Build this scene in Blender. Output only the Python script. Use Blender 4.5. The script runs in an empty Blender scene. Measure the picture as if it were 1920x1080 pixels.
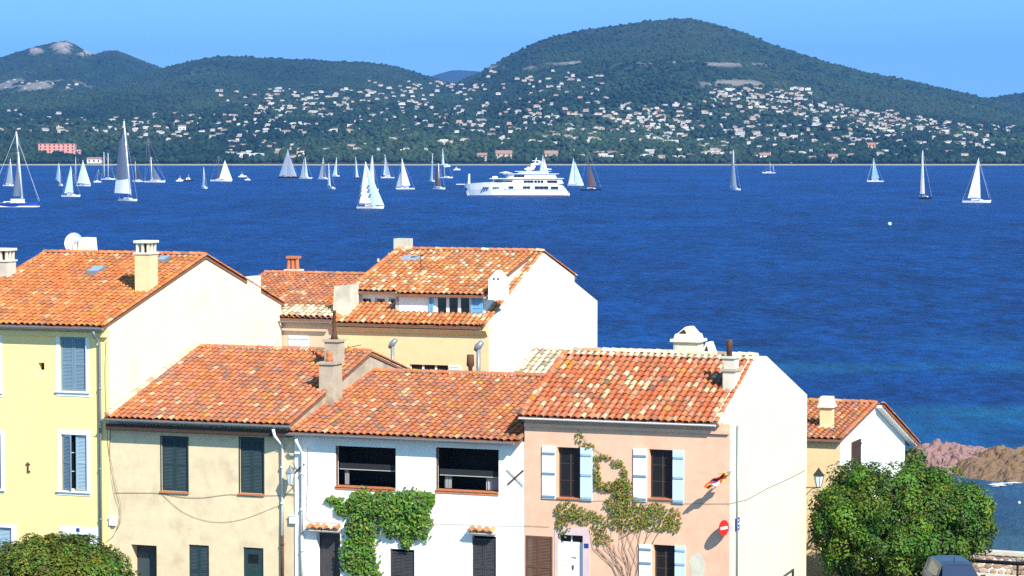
import bpy, math, random
import numpy as np
from mathutils import Vector
random.seed(7); rng = np.random.default_rng(7)
SC = bpy.context.scene; COL = SC.collection
# ------------------------------------------------------------------ camera, sky, sun, exposure
F = 5040.0; H = 22.0; PITCH = math.atan(267/5040.0)
cam_data = bpy.data.cameras.new('camera'); cam = bpy.data.objects.new('camera', cam_data); COL.objects.link(cam)
cam.location = (0, 0, H); cam.rotation_euler = (math.pi/2-PITCH, 0, 0)
cam_data.sensor_width = 36; cam_data.lens = 36*F/1920; cam_data.clip_start = .5; cam_data.clip_end = 60000
SC.camera = cam
TH = math.radians(20.6); CT, ST = math.cos(TH), math.sin(TH)       # the terrace of houses is turned by TH
def T(u, v, z=0): return Vector((u*CT+v*ST, -u*ST+v*CT, z))
Lu, Lv, Lz = -1.4, 1.2, -1.5                                       # direction in which the sunlight travels, in the houses' axes
Ld = T(Lu, Lv, Lz).normalized()
sun_data = bpy.data.lights.new('sun', 'SUN'); sun = bpy.data.objects.new('sun', sun_data); COL.objects.link(sun)
sun_data.energy = 5.0; sun_data.angle = math.radians(.53); sun_data.color = (1, .95, .86)
sun.rotation_euler = Ld.to_track_quat('-Z', 'Y').to_euler(); sun.location = (60, -60, 120)
elev = math.asin(-Ld.z); sun_az = math.atan2(-Ld.x, -Ld.y)
world = bpy.data.worlds.new('World'); SC.world = world; world.use_nodes = True
wn, wl = world.node_tree.nodes, world.node_tree.links
for n in list(wn): wn.remove(n)
wo = wn.new('ShaderNodeOutputWorld'); bg = wn.new('ShaderNodeBackground'); sky = wn.new('ShaderNodeTexSky')
sky.sky_type = 'NISHITA'; sky.sun_disc = False; sky.sun_elevation = elev; sky.sun_rotation = sun_az
sky.air_density = 1.0; sky.dust_density = 0.0; sky.ozone_density = 1.4; sky.altitude = 0
tc = wn.new('ShaderNodeTexCoord'); lift = wn.new('ShaderNodeVectorMath'); lift.operation = 'ADD'; lift.inputs[1].default_value = (0, 0, .22)
nrm = wn.new('ShaderNodeVectorMath'); nrm.operation = 'NORMALIZE'
hs = wn.new('ShaderNodeMix'); hs.data_type = 'RGBA'; hs.blend_type = 'MULTIPLY'; hs.inputs['Factor'].default_value = 1; hs.inputs['B'].default_value = (.80, 1.20, 1.22, 1)
wl.new(tc.outputs['Generated'], lift.inputs[0]); wl.new(lift.outputs[0], nrm.inputs[0]); wl.new(nrm.outputs[0], sky.inputs['Vector'])
wl.new(sky.outputs[0], hs.inputs['A']); wl.new(hs.outputs['Result'], bg.inputs[0]); wl.new(bg.outputs[0], wo.inputs[0])
bg.inputs[1].default_value = .15
vs = SC.view_settings; vs.view_transform = 'Standard'; vs.look = 'None'; vs.gamma = 1; vs.exposure = .64
SC.cycles.use_denoising = False; SC.cycles.sample_clamp_indirect = 2.5; SC.cycles.max_bounces = 6; SC.cycles.volume_bounces = 0; SC.cycles.transparent_max_bounces = 8
# ------------------------------------------------------------------ pixel of the 1920 photograph -> place in the world
def ray(px, py):
    a, b = (px-960)/F, (540-py)/F
    return (a, math.cos(PITCH)+b*math.sin(PITCH), -math.sin(PITCH)+b*math.cos(PITCH))
def on_v(px, py, v0):
    d = ray(px, py); t = v0/(d[0]*ST+d[1]*CT); return ((d[0]*CT-d[1]*ST)*t, H+d[2]*t)
def on_u(px, py, u0):
    d = ray(px, py); t = u0/(d[0]*CT-d[1]*ST); return ((d[0]*ST+d[1]*CT)*t, H+d[2]*t)
def rect(x0, y0, x1, y1, v0):
    ym, xm = (y0+y1)/2, (x0+x1)/2
    return (on_v(x0, ym, v0)[0], on_v(x1, ym, v0)[0], on_v(xm, y1, v0)[1], on_v(xm, y0, v0)[1])
def at_y(px, py, Y):
    d = ray(px, py); t = Y/d[1]; return Vector((d[0]*t, Y, H+d[2]*t))
# ------------------------------------------------------------------ materials
def mat(name, col, rough=.8, var=.0, scale=3.0, bump=.0, bscale=40.0, spec=.3, metal=0., attr=False, col2=None, stretch=None, transl=0., stain=None, bdist=.02):
    m = bpy.data.materials.new(name); m.use_nodes = True; nt = m.node_tree; N, L = nt.nodes, nt.links
    p = N['Principled BSDF']; p.inputs['Roughness'].default_value = rough; p.inputs['Metallic'].default_value = metal
    p.inputs['Specular IOR Level'].default_value = spec
    tcn = N.new('ShaderNodeTexCoord'); src = tcn.outputs['Object']
    if stretch:
        mp = N.new('ShaderNodeMapping'); mp.inputs['Scale'].default_value = stretch; L.new(src, mp.inputs['Vector']); src = mp.outputs[0]
    if attr:
        at = N.new('ShaderNodeAttribute'); at.attribute_name = 'Tint'; base = at.outputs['Color']
    else:
        rgb = N.new('ShaderNodeRGB'); rgb.outputs[0].default_value = (*col, 1); base = rgb.outputs[0]
    if var or col2:
        nz = N.new('ShaderNodeTexNoise'); nz.inputs['Scale'].default_value = scale; nz.inputs['Detail'].default_value = 6; nz.inputs['Roughness'].default_value = .65
        L.new(src, nz.inputs['Vector'])
        if col2:
            rp = N.new('ShaderNodeMapRange'); rp.inputs[1].default_value = .4; rp.inputs[2].default_value = .68
            L.new(nz.outputs['Fac'], rp.inputs[0])
            mx = N.new('ShaderNodeMix'); mx.data_type = 'RGBA'; mx.inputs['B'].default_value = (*col2, 1)
            L.new(rp.outputs[0], mx.inputs['Factor']); L.new(base, mx.inputs['A']); base = mx.outputs['Result']
        if var:
            rp = N.new('ShaderNodeMapRange'); rp.inputs[1].default_value = .25; rp.inputs[2].default_value = .75
            rp.inputs[3].default_value = 1-var; rp.inputs[4].default_value = 1+var; L.new(nz.outputs['Fac'], rp.inputs[0])
            hv = N.new('ShaderNodeHueSaturation'); L.new(base, hv.inputs['Color']); L.new(rp.outputs[0], hv.inputs['Value']); base = hv.outputs[0]
    if stain:   # (colour, strength): old water runs and patches in the render coat
        mp = N.new('ShaderNodeMapping'); mp.inputs['Scale'].default_value = (1.0, 1.0, .75); L.new(tcn.outputs['Object'], mp.inputs['Vector'])
        nz2 = N.new('ShaderNodeTexNoise'); nz2.inputs['Scale'].default_value = 1.1; nz2.inputs['Detail'].default_value = 7; L.new(mp.outputs[0], nz2.inputs['Vector'])
        rp = N.new('ShaderNodeMapRange'); rp.inputs[1].default_value = .5; rp.inputs[2].default_value = .78; rp.inputs[4].default_value = stain[1]
        L.new(nz2.outputs['Fac'], rp.inputs[0])
        mx = N.new('ShaderNodeMix'); mx.data_type = 'RGBA'; mx.inputs['B'].default_value = (*stain[0], 1)
        L.new(rp.outputs[0], mx.inputs['Factor']); L.new(base, mx.inputs['A']); base = mx.outputs['Result']
    L.new(base, p.inputs['Base Color'])
    if bump:
        nb = N.new('ShaderNodeTexNoise'); nb.inputs['Scale'].default_value = bscale; nb.inputs['Detail'].default_value = 4
        L.new(src, nb.inputs['Vector']); bp = N.new('ShaderNodeBump'); bp.inputs['Strength'].default_value = bump; bp.inputs['Distance'].default_value = bdist
        L.new(nb.outputs['Fac'], bp.inputs['Height']); L.new(bp.outputs[0], p.inputs['Normal'])
    if transl:
        tr = N.new('ShaderNodeBsdfTranslucent'); L.new(base, tr.inputs['Color']); ms = N.new('ShaderNodeMixShader'); ms.inputs[0].default_value = transl
        out = N['Material Output']; L.new(p.outputs[0], ms.inputs[1]); L.new(tr.outputs[0], ms.inputs[2]); L.new(ms.outputs[0], out.inputs['Surface'])
    return m
M = {}
def stucco(k, col, stain, st=.5, var=.07): M[k] = mat(k, col, .9, var, 2.2, .35, 30, .2, stain=(stain, st))
stucco('yellow_render', (.90, .68, .30), (.76, .55, .24), .45)
stucco('cream_render', (.75, .68, .49), (.64, .55, .36), .6)
stucco('beige_render', (.71, .57, .36), (.47, .37, .235), .75, .12)
stucco('white_render', (.85, .83, .76), (.74, .69, .50), .55)
stucco('pink_render', (.73, .45, .30), (.60, .35, .23), .6, .10)
stucco('side_render', (.74, .69, .49), (.66, .63, .43), .6)
stucco('ochre_render', (.74, .55, .30), (.62, .45, .25), .4)
stucco('taupe_render', (.62, .46, .32), (.5, .38, .27), .4)
stucco('grey_render', (.44, .36, .26), (.22, .17, .12), .8, .2)
stucco('weathered_render', (.58, .54, .43), (.36, .31, .23), .7, .15)
stucco('mortar', (.70, .64, .50), (.50, .44, .34), .6, .2)
M['tile'] = mat('terracotta_tile', (.5, .2, .1), .9, .25, 7, .3, 60, .2, attr=True, stain=((.20, .115, .075), .75))
M['terracotta'] = mat('terracotta', (.50, .17, .07), .85, .2, 6, .2)
M['deck'] = mat('roof_underlay', (.22, .10, .06), .9, .2, 4)
M['white_paint'] = mat('white_paint', (.80, .80, .78), .5, .04, 3)
M['blue_white_paint'] = mat('pale_blue_paint', (.55, .68, .76), .5, .06, 3)
M['blue_paint'] = mat('blue_paint', (.16, .38, .58), .5, .08, 4)
M['bluegrey_paint'] = mat('blue_grey_paint', (.17, .25, .31), .55, .08, 4)
M['paleblue_shutter'] = mat('pale_blue_grey_paint', (.30, .42, .50), .55, .08, 4)
M['green_paint'] = mat('dark_green_paint', (.022, .050, .052), .45, .15, 4)
M['green_slat'] = mat('dark_grey_green_paint', (.040, .062, .070), .45, .15, 4)
M['grey_paint'] = mat('charcoal_paint', (.050, .047, .050), .6, .25, 5)
M['brown_wood'] = mat('brown_wood', (.13, .065, .038), .6, .25, 6)
M['dark_wood'] = mat('dark_wood', (.055, .032, .022), .7, .25, 6)
M['zinc'] = mat('zinc', (.22, .25, .28), .45, .15, 8, spec=.5, metal=.3)
M['rust'] = mat('rusty_iron', (.10, .045, .025), .8, .3, 12)
M['iron'] = mat('black_iron', (.02, .02, .022), .5, .1, 9)
M['glass'] = mat('window_glass', (.012, .014, .017), .08, 0, spec=.5)
M['sky_glass'] = mat('roof_glass', (.30, .36, .42), .15, .2, 3, spec=.5)
M['lamp_glass'] = mat('lantern_glass', (.60, .66, .66), .2, .1, 5, spec=.5)
M['curtain'] = mat('net_curtain', (.30, .30, .29), .9, .1, 8)
M['blind'] = mat('dark_blind', (.018, .019, .022), .7, .1, 8)
M['inside'] = mat('darkened_interior', (.03, .027, .024), .9, .1, 2)  # near-black colour stands in for the shade in rooms and openings
M['cable'] = mat('cable_sheath', (.17, .12, .08), .7)
M['concrete'] = mat('pale_concrete', (.50, .46, .38), .9, .12, 3)
M['asphalt'] = mat('asphalt', (.10, .095, .09), .9, .2, 2, .3)
M['red'] = mat('red_paint', (.60, .02, .012), .4)
M['plate_blue'] = mat('enamel_blue', (.02, .05, .22), .3)
M['leaf'] = mat('foliage', (.05, .1, .02), .55, .15, 2, spec=.35, attr=True, transl=.15)
M['bark'] = mat('bark', (.10, .07, .05), .9, .3, 9)
M['stem'] = mat('dry_stem', (.17, .11, .075), .9, .2, 9)
M['rubble'] = mat('rubble_stone', (.36, .25, .17), .9, .35, 5, .8, 9, attr=True)
# ------------------------------------------------------------------ mesh collecting
ORG = {}
class MB:
    def __init__(s): s.v = []; s.f = []; s.m = []; s.c = []
    def face(s, pts, m=0, c=(1, 1, 1)):
        i = len(s.v); s.v += [tuple(p) for p in pts]; s.f.append(tuple(range(i, i+len(pts)))); s.m.append(m); s.c.append(c); return s
    def box(s, a, b, c, d, e, f, m=0, col=(1, 1, 1)):
        i = len(s.v); s.v += [(x, y, z) for z in (e, f) for y in (c, d) for x in (a, b)]
        for q in ((0, 2, 3, 1), (4, 5, 7, 6), (0, 1, 5, 4), (2, 6, 7, 3), (0, 4, 6, 2), (1, 3, 7, 5)):
            s.f.append(tuple(i+k for k in q)); s.m.append(m); s.c.append(col)
        return s
    def loft(s, rings, m=0, caps=True, closed=True, col=(1, 1, 1)):
        n = len(rings[0]); i = len(s.v)
        for r in rings: s.v += [tuple(p) for p in r]
        for k in range(len(rings)-1):
            for j in range(n if closed else n-1):
                a, b = i+k*n+j, i+k*n+(j+1) % n; s.f.append((a, b, b+n, a+n)); s.m.append(m); s.c.append(col)
        if caps:
            s.f.append(tuple(range(i+n-1, i-1, -1))); s.m.append(m); s.c.append(col)
            e = i+(len(rings)-1)*n; s.f.append(tuple(range(e, e+n))); s.m.append(m); s.c.append(col)
        return s
    def frustum(s, cx, cy, z0, z1, a0, b0, a1, b1, m=0):
        return s.loft([[(cx-a, cy-b, z), (cx+a, cy-b, z), (cx+a, cy+b, z), (cx-a, cy+b, z)] for z, a, b in ((z0, a0, b0), (z1, a1, b1))], m)
    def lathe(s, cx, cy, prof, n=10, m=0):
        return s.loft([[(cx+r*math.cos(2*math.pi*k/n), cy+r*math.sin(2*math.pi*k/n), z) for k in range(n)] for r, z in prof], m)
    def tube(s, pts, r, n=6, m=0):
        P = [Vector(p) for p in pts]; R = r if isinstance(r, (list, tuple)) else [r]*len(P); rings = []
        for k, p in enumerate(P):
            d = (P[min(k+1, len(P)-1)]-P[max(k-1, 0)]).normalized()
            a = d.cross(Vector((0, 0, 1)));  a = a if a.length > .05 else d.cross(Vector((1, 0, 0)))
            a.normalize(); b = d.cross(a)
            rings.append([p+R[k]*(a*math.cos(2*math.pi*j/n)+b*math.sin(2*math.pi*j/n)) for j in range(n)])
        return s.loft(rings, m)
    def prism_u(s, poly, u0, u1, m=0):      # polygon of (v, z), pushed along u
        return s.loft([[(u, v, z) for v, z in poly] for u in (u0, u1)], m)
    def prism_v(s, poly, v0, v1, m=0):
        return s.loft([[(u, v, z) for u, z in poly] for v in (v0, v1)], m)
    def build(s, name, mats, parent=None, smooth=False, org=None):
        me = bpy.data.meshes.new(name); o = org or (ORG.get(parent.name, (0, 0, 0)) if parent else (0, 0, 0))
        if org is None and parent and parent.name not in ORG and parent.parent: o = ORG.get(parent.parent.name, (0, 0, 0))
        me.from_pydata([(x-o[0], y-o[1], z-o[2]) for x, y, z in s.v], [], s.f)
        ms = mats if isinstance(mats, (list, tuple)) else [mats]
        for m in ms: me.materials.append(M[m] if isinstance(m, str) else m)
        me.polygons.foreach_set('material_index', s.m)
        if any(c != (1, 1, 1) for c in s.c):
            at = me.attributes.new('Tint', 'FLOAT_COLOR', 'FACE')
            at.data.foreach_set('color', np.array([(*c, 1) for c in s.c], dtype=np.float32).ravel())
        if smooth: me.polygons.foreach_set('use_smooth', [True]*len(s.f))
        ob = bpy.data.objects.new(name, me); COL.objects.link(ob)
        if parent: ob.parent = parent
        return ob
def tag(o, label=None, cat=None, group=None, kind=None):
    for k, x in (('label', label), ('category', cat), ('group', group), ('kind', kind)):
        if x: o[k] = x
    return o
def thing(name, label, cat, org=(0, 0, 0), group=None):            # Empty at the base, in the houses' axes
    o = bpy.data.objects.new(name, None); COL.objects.link(o); o.location = T(*org); o.rotation_euler = (0, 0, -TH)
    ORG[o.name] = org; return tag(o, label, cat, group)
def free(name, label, cat, loc, rz=0, group=None):                 # Empty with axes of its own
    o = bpy.data.objects.new(name, None); COL.objects.link(o); o.location = loc; o.rotation_euler = (0, 0, rz)
    ORG[o.name] = (0, 0, 0); return tag(o, label, cat, group)
def single(mb, name, mats, label, cat, org, group=None, smooth=False):
    o = mb.build(name, mats, None, smooth, org); o.location = T(*org); o.rotation_euler = (0, 0, -TH); return tag(o, label, cat, group)
# ------------------------------------------------------------------ numpy noise
def vnoise(x, y, seed=0):
    xi, yi = np.floor(x).astype(np.int64), np.floor(y).astype(np.int64); fx, fy = x-xi, y-yi
    fx, fy = fx*fx*(3-2*fx), fy*fy*(3-2*fy)
    def h(a, b):
        n = (a*374761393+b*668265263+seed*1442695041) & 0x7fffffff; n = ((n ^ (n >> 13))*1274126177) & 0x7fffffff
        return ((n ^ (n >> 16)) & 0xffff)/65535.0
    return (h(xi, yi)*(1-fx)+h(xi+1, yi)*fx)*(1-fy)+(h(xi, yi+1)*(1-fx)+h(xi+1, yi+1)*fx)*fy
def fbm(x, y, seed=0, o=4):
    t, a, n = 0, .5, 0
    for k in range(o): t = t+a*vnoise(x*2**k, y*2**k, seed+k); n += a; a *= .5
    return t/n
def sm(x, a, b):
    t = np.clip((x-a)/(b-a), 0, 1); return t*t*(3-2*t)
# ------------------------------------------------------------------ setting: sea, near ground
def sea_material():
    m = bpy.data.materials.new('sea_water'); m.use_nodes = True; N, L = m.node_tree.nodes, m.node_tree.links
    p = N['Principled BSDF']; p.inputs['Roughness'].default_value = .5; p.inputs['Specular IOR Level'].default_value = .12
    tcn = N.new('ShaderNodeTexCoord'); src = tcn.outputs['Object']
    def noise(scale, det, st=(1, 1, 1), rough=.55):
        mp = N.new('ShaderNodeMapping'); mp.inputs['Scale'].default_value = st; mp.inputs['Rotation'].default_value = (0, 0, .12)
        L.new(src, mp.inputs['Vector'])
        n = N.new('ShaderNodeTexNoise'); n.inputs['Scale'].default_value = scale; n.inputs['Detail'].default_value = det; n.inputs['Roughness'].default_value = rough
        L.new(mp.outputs[0], n.inputs['Vector']); return n.outputs['Fac']
    def mrange(x, a, b, c=0, d=1):
        r = N.new('ShaderNodeMapRange'); r.inputs[1].default_value = a; r.inputs[2].default_value = b; r.inputs[3].default_value = c; r.inputs[4].default_value = d
        L.new(x, r.inputs[0]); return r.outputs[0]
    def mix(fac, a, b):
        x = N.new('ShaderNodeMix'); x.data_type = 'RGBA'; L.new(fac, x.inputs['Factor'])
        for k, c in (('A', a), ('B', b)):
            if isinstance(c, tuple): x.inputs[k].default_value = (*c, 1)
            else: L.new(c, x.inputs[k])
        return x.outputs['Result']
    def math_(op, a, b):
        x = N.new('ShaderNodeMath'); x.operation = op
        for k, c in ((0, a), (1, b)):
            if isinstance(c, (int, float)): x.inputs[k].default_value = c
            else: L.new(c, x.inputs[k])
        return x.outputs[0]
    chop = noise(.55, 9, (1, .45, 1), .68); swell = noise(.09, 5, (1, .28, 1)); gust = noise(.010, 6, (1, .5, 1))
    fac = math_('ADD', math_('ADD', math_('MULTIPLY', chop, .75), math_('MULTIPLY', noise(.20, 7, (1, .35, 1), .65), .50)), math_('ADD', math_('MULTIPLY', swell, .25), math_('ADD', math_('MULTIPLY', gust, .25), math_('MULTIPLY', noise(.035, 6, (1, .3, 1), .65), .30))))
    c = mix(mrange(fac, .86, 1.20), (.0003, .013, .084), (.0025, .062, .265))  # wave shading painted into the base colour: dark troughs, lighter crests
    sep = N.new('ShaderNodeSeparateXYZ'); L.new(src, sep.inputs[0])
    # pale sand and weed beds seen through the shallows by the town
    wob = noise(.03, 4); yy = math_('ADD', sep.outputs[1], mrange(wob, .2, .8, -28, 28))
    shal = math_('MULTIPLY', mrange(yy, 330, 215), mrange(noise(.035, 3, (.6, 1, 1)), .42, .62, 0, .85))
    c = mix(shal, c, (.012, .125, .26))
    c = mix(mrange(yy, 190, 148), c, (.050, .115, .165))
    hv = N.new('ShaderNodeHueSaturation'); L.new(c, hv.inputs['Color']); L.new(mrange(fac, .82, 1.24, .72, 1.25), hv.inputs['Value']); c = hv.outputs[0]  # the same painted wave shading laid over the shallows too
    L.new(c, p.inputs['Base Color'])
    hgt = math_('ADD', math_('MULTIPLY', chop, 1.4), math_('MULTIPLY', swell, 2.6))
    b = N.new('ShaderNodeBump'); b.inputs['Strength'].default_value = 1; b.inputs['Distance'].default_value = 1.0
    L.new(hgt, b.inputs['Height']); L.new(b.outputs[0], p.inputs['Normal'])
    return m
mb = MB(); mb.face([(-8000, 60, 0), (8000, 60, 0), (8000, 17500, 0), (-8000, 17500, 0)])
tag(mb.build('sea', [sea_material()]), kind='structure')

xs = np.arange(-110, 72, 2.0); ys = np.arange(-30, 156, 2.0); X, Y = np.meshgrid(xs, ys)
def ground_z(X, Y):
    z = 4.55+.75*sm(X, 2, 12)+np.minimum(np.maximum(0, 97-Y), 12)*(.10+.14*sm(X, 2, 12))
    down = sm(Y, 99, 117)*sm(X, 6, 12)*2.1
    coast = 122+sm(-X, -12, 0)*16
    z = z-down; return z+(-2.0-z)*sm(Y, coast, coast+5)
Z = ground_z(X, Y)+(fbm(X*.3, Y*.3, 3)-.5)*.06
me = bpy.data.meshes.new('ground'); nx, ny = len(xs), len(ys)
idx = np.arange(nx*ny).reshape(ny, nx)
me.from_pydata(np.stack([X.ravel(), Y.ravel(), Z.ravel()], 1).tolist(), [], np.stack([idx[:-1, :-1], idx[:-1, 1:], idx[1:, 1:], idx[1:, :-1]], -1).reshape(-1, 4).tolist())
me.materials.append(M['asphalt']); g = bpy.data.objects.new('ground', me); COL.objects.link(g); tag(g, kind='structure')

# ------------------------------------------------------------------ far shore: terrain, woods, villas
def prof(tab, x): a = np.array(tab, float); return np.interp(x, a[:, 0], a[:, 1])
PXS = np.arange(-260, 2181, 2.4); RS = np.concatenate([np.arange(2985, 3090, 7), np.arange(3090, 8300, 11.5)])
AZ, RR = np.meshgrid((PXS-960)/F, RS); PX = AZ*F+960
WX, WY = AZ*RR, RR.copy()
LAY = [  # ridge profiles (pixel column -> row of the ridge line), distance of the ridge, reach of its front slope
 ([(-260, 236), (0, 228), (250, 222), (420, 205), (560, 190), (800, 200), (1000, 205), (1250, 215), (1500, 232), (1700, 252), (1920, 262), (2180, 262)], 4300, 1290),
 ([(-260, 190), (0, 176), (200, 172), (420, 168), (620, 166), (800, 172), (900, 185), (1100, 205), (2180, 290)], 5000, 1800),
 ([(-260, 150), (0, 111), (40, 99), (70, 89), (98, 84), (125, 80), (150, 89), (166, 101), (181, 104), (200, 98), (222, 97), (246, 106), (275, 119), (310, 131), (360, 146), (500, 190), (700, 230), (2180, 290)], 7300, 3200),
 ([(-260, 230), (200, 170), (270, 143), (310, 130), (340, 122), (385, 111), (430, 108), (500, 111), (560, 114), (640, 118), (700, 121), (740, 126), (780, 138), (820, 151), (870, 164), (950, 180), (1100, 220), (2180, 290)], 6200, 2900),
 ([(-260, 300), (600, 240), (760, 196), (820, 172), (860, 156), (900, 138), (930, 121), (960, 104), (1000, 84), (1040, 71), (1100, 58), (1150, 52), (1200, 45), (1245, 40), (1285, 38), (1322, 44), (1360, 54), (1400, 66), (1450, 88), (1500, 104), (1560, 122), (1620, 138), (1700, 153), (1760, 167), (1820, 180), (1880, 196), (2000, 230), (2180, 270)], 5600, 2560),
 ([(-260, 300), (1500, 250), (1700, 205), (1800, 191), (1870, 185), (1920, 176), (1990, 163), (2080, 155), (2180, 160)], 6600, 3000)]
WZ = np.full_like(WX, 0.0)
for k, (tab, D, W) in enumerate(LAY):
    sil = prof(tab, PX+ (fbm(RR*.004, PX*.01, 50+k)-.5)*60*np.clip(np.abs(RR-D)/900, 0, 1))
    pk = H+(273-sil)/F*D
    t = np.clip(1-(D-RR)/W, 0, 1); front = t**1.15*(1.0 if k else 1)
    back = 1-.7*sm(RR, D, D+1500)
    WZ = np.maximum(WZ, np.where(RR <= D, pk*front, pk*back))
shore = sm(RR, 3010, 3500)
gul = (fbm(WX*.0045+3, WY*.0022, 11, 4)-.5)
nearD = np.min(np.stack([np.abs(RR-D) for _, D, _ in LAY]), 0)
WZ += gul*46*shore*np.clip(nearD/500, .0, 1)
wooded = sm(RR, 3040, 3075)
crown = np.abs(fbm(WX*.075, WY*.055, 21, 2)-.5)*2
WZ += wooded*(1-crown)*6.5*np.clip((RR-3000)/900, .35, 1)-wooded*3
WZ = np.where(RR < 3060, -1.2+2.4*sm(RR, 2990, 3040)+np.maximum(0, RR-3040)*.03, np.maximum(WZ, 1.8))
PY = 273-(WZ-H)/RR*F                                               # picture row of each terrain point
g1 = fbm(WX*.006, WY*.004, 31, 5)[..., None]; g2 = vnoise(WX*.09, WY*.06, 41)[..., None]
colr = np.array([.011, .034, .016])*(1-g1)+np.array([.036, .068, .025])*g1
colr = colr*(.75+.5*g2)
dry = sm(fbm(WX*.003+9, WY*.003, 71, 4), .55, .68)[..., None]; colr = colr*(1-.4*dry)+np.array([.055, .062, .032])*.4*dry
rk = fbm(WX*.02, WY*.012, 61, 4)
def blob(x0, y0, rx, ry): return np.exp(-(((PX-x0)/rx)**2+((PY-y0)/ry)**2)**2)
rock = np.clip(blob(122, 90, 22, 12)+blob(70, 98, 14, 6)+blob(165, 102, 16, 6)+.6*blob(60, 160, 110, 12)+.62*blob(1375, 158, 75, 8)+.6*blob(1330, 122, 120, 4)+.6*blob(950, 128, 60, 5)+.8*blob(1090, 120, 60, 4)+.7*blob(1240, 118, 50, 3)+.4*blob(1815, 200, 30, 6), 0, 1)
rmask = (rock*sm(rk+rock*.16, .57, .64))[..., None]; colr = colr*(1-rmask)+np.array([.36, .31, .25])*rmask
WZ += rmask[..., 0]*RR/5040*(7*(vnoise(WX*.035, WY*.03, 5)-.3)+5*(vnoise(WX*.11, WY*.08, 6)-.4))*sm(RR, 6500, 6900)+rmask[..., 0]*2
beach = (1-sm(RR, 3022, 3036))[..., None]; colr = colr*(1-beach)+np.array([.50, .43, .32])*beach
def grid_mesh(name, X, Y, Z, colr, m):
    me = bpy.data.meshes.new(name); ny, nx = X.shape; me.vertices.add(nx*ny)
    me.vertices.foreach_set('co', np.stack([X, Y, Z], -1).astype(np.float32).ravel())
    idx = np.arange(nx*ny).reshape(ny, nx); q = np.stack([idx[:-1, :-1], idx[:-1, 1:], idx[1:, 1:], idx[1:, :-1]], -1).reshape(-1, 4)
    me.loops.add(q.size); me.loops.foreach_set('vertex_index', q.ravel()); me.polygons.add(len(q)); me.polygons.foreach_set('loop_start', np.arange(0, q.size, 4))
    me.update(); at = me.attributes.new('Tint', 'FLOAT_COLOR', 'POINT'); c4 = np.concatenate([colr, np.ones(colr.shape[:2]+(1,))], -1)
    at.data.foreach_set('color', c4.astype(np.float32).ravel()); me.polygons.foreach_set('use_smooth', np.ones(len(q), bool))
    me.materials.append(m); o = bpy.data.objects.new(name, me); COL.objects.link(o); return o
M['hill'] = mat('wooded_hillside', (.03, .06, .02), .95, .18, .03, attr=True, spec=.1)
tag(grid_mesh('hills', WX, WY, WZ, colr, M['hill']), kind='structure')
# a farther hill in the gap
px2 = np.arange(640, 1101, 6.0); r2 = np.arange(12500, 16001, 120.0); A2, R2 = np.meshgrid((px2-960)/F, r2)
s2 = prof([(640, 235), (720, 190), (780, 152), (810, 140), (850, 133), (900, 136), (960, 150), (1100, 230)], A2*F+960)
z2 = (H+(273-s2)/F*15000)*np.clip(1-np.abs(R2-15000)/2600, 0, 1)+fbm(A2*R2*.004, R2*.003, 8)*30-15
tag(grid_mesh('far_hill', A2*R2, R2, z2, np.broadcast_to(np.array([.035, .06, .03]), z2.shape+(3,)), M['hill']), kind='structure')
def land_at(px, py):                                               # first terrain point met at that picture place
    j = int(round((px-PXS[0])/2.4)); c = PY[:, j]; hit = np.nonzero(c[12:] <= py)[0]
    if not len(hit): return None
    i = hit[0]+12; return WX[i, j], WY[i, j], WZ[i, j]
# villas -------------------------------------------------------------
M['villa_wall'] = [mat('villa_wall', c, .9, .08, .3) for c in ((.62, .59, .52), (.58, .50, .37), (.54, .40, .30))]
M['villa_roof'] = mat('villa_roof', (.34, .20, .14), .9, .2, .4); M['villa_dark'] = mat('villa_openings', (.05, .05, .055), .5)
def villa_mesh(w, d, h, kind, wall, rnd):
    b = MB(); b.box(-w/2, w/2, -d/2, d/2, -3, h, 0)
    rh = h
    def gab(x0, x1, y0, y1, z):
        e = .5; zc = z+(y1-y0)*.13
        b.loft([[(x, y0-e, z), (x, (y0+y1)/2, zc), (x, y1+e, z), (x, (y0+y1)/2, z-.15)] for x in (x0-e, x1+e)], 1)
    if kind == 'flat': b.box(-w/2-.15, w/2+.15, -d/2-.15, d/2+.15, h, h+.4, 0)
    else: gab(-w/2, w/2, -d/2, d/2, h+.05)
    if rnd.random() < .7:
        ww = w*rnd.uniform(.4, .7); x0 = rnd.choice([-w/2-ww*.6, w/2-ww*.4]); hh = h*rnd.uniform(.5, .8); b.box(x0, x0+ww, -d/2-3, -d/2+.8*d, -3, hh, 0)
        if kind != 'flat': gab(x0, x0+ww, -d/2-3, -d/2+.8*d, hh+.05)
        n = max(2, int(ww/3))
        for k in range(n): b.box(x0+ww*(k+.3)/n, x0+ww*(k+.7)/n, -d/2-3.06, -d/2-2.9, .3, min(2.5, hh-.3), 2)
    n = max(2, int(w/3.2))
    for f in range(max(1, int(h/3))):
        for k in range(n):
            x = -w/2+w*(k+.5)/n; b.box(x-.6, x+.6, -d/2-.06, -d/2+.1, f*3+.5, f*3+2.3, 2)
    if rnd.random() < .6: b.box(-w*.7, w*.7, -d/2-5.5, -d/2-5, -3.5, -1.0, 0)   # garden wall
    return b
VM = []
rv = random.Random(5)
for k in range(26):
    w = rv.uniform(9, 19); kind = rv.choice(['gable', 'gable', 'flat']); wl_ = rv.choice([0, 0, 0, 1, 2])
    b = villa_mesh(w, rv.uniform(7, 9), rv.choice([3.2, 3.6, 5.8, 6.2]), kind, wl_, rv); o = b.build('villa', [M['villa_wall'][wl_], 'villa_roof', 'villa_dark'])
    VM.append((o.data, w, kind, wl_)); bpy.data.objects.remove(o)
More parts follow.
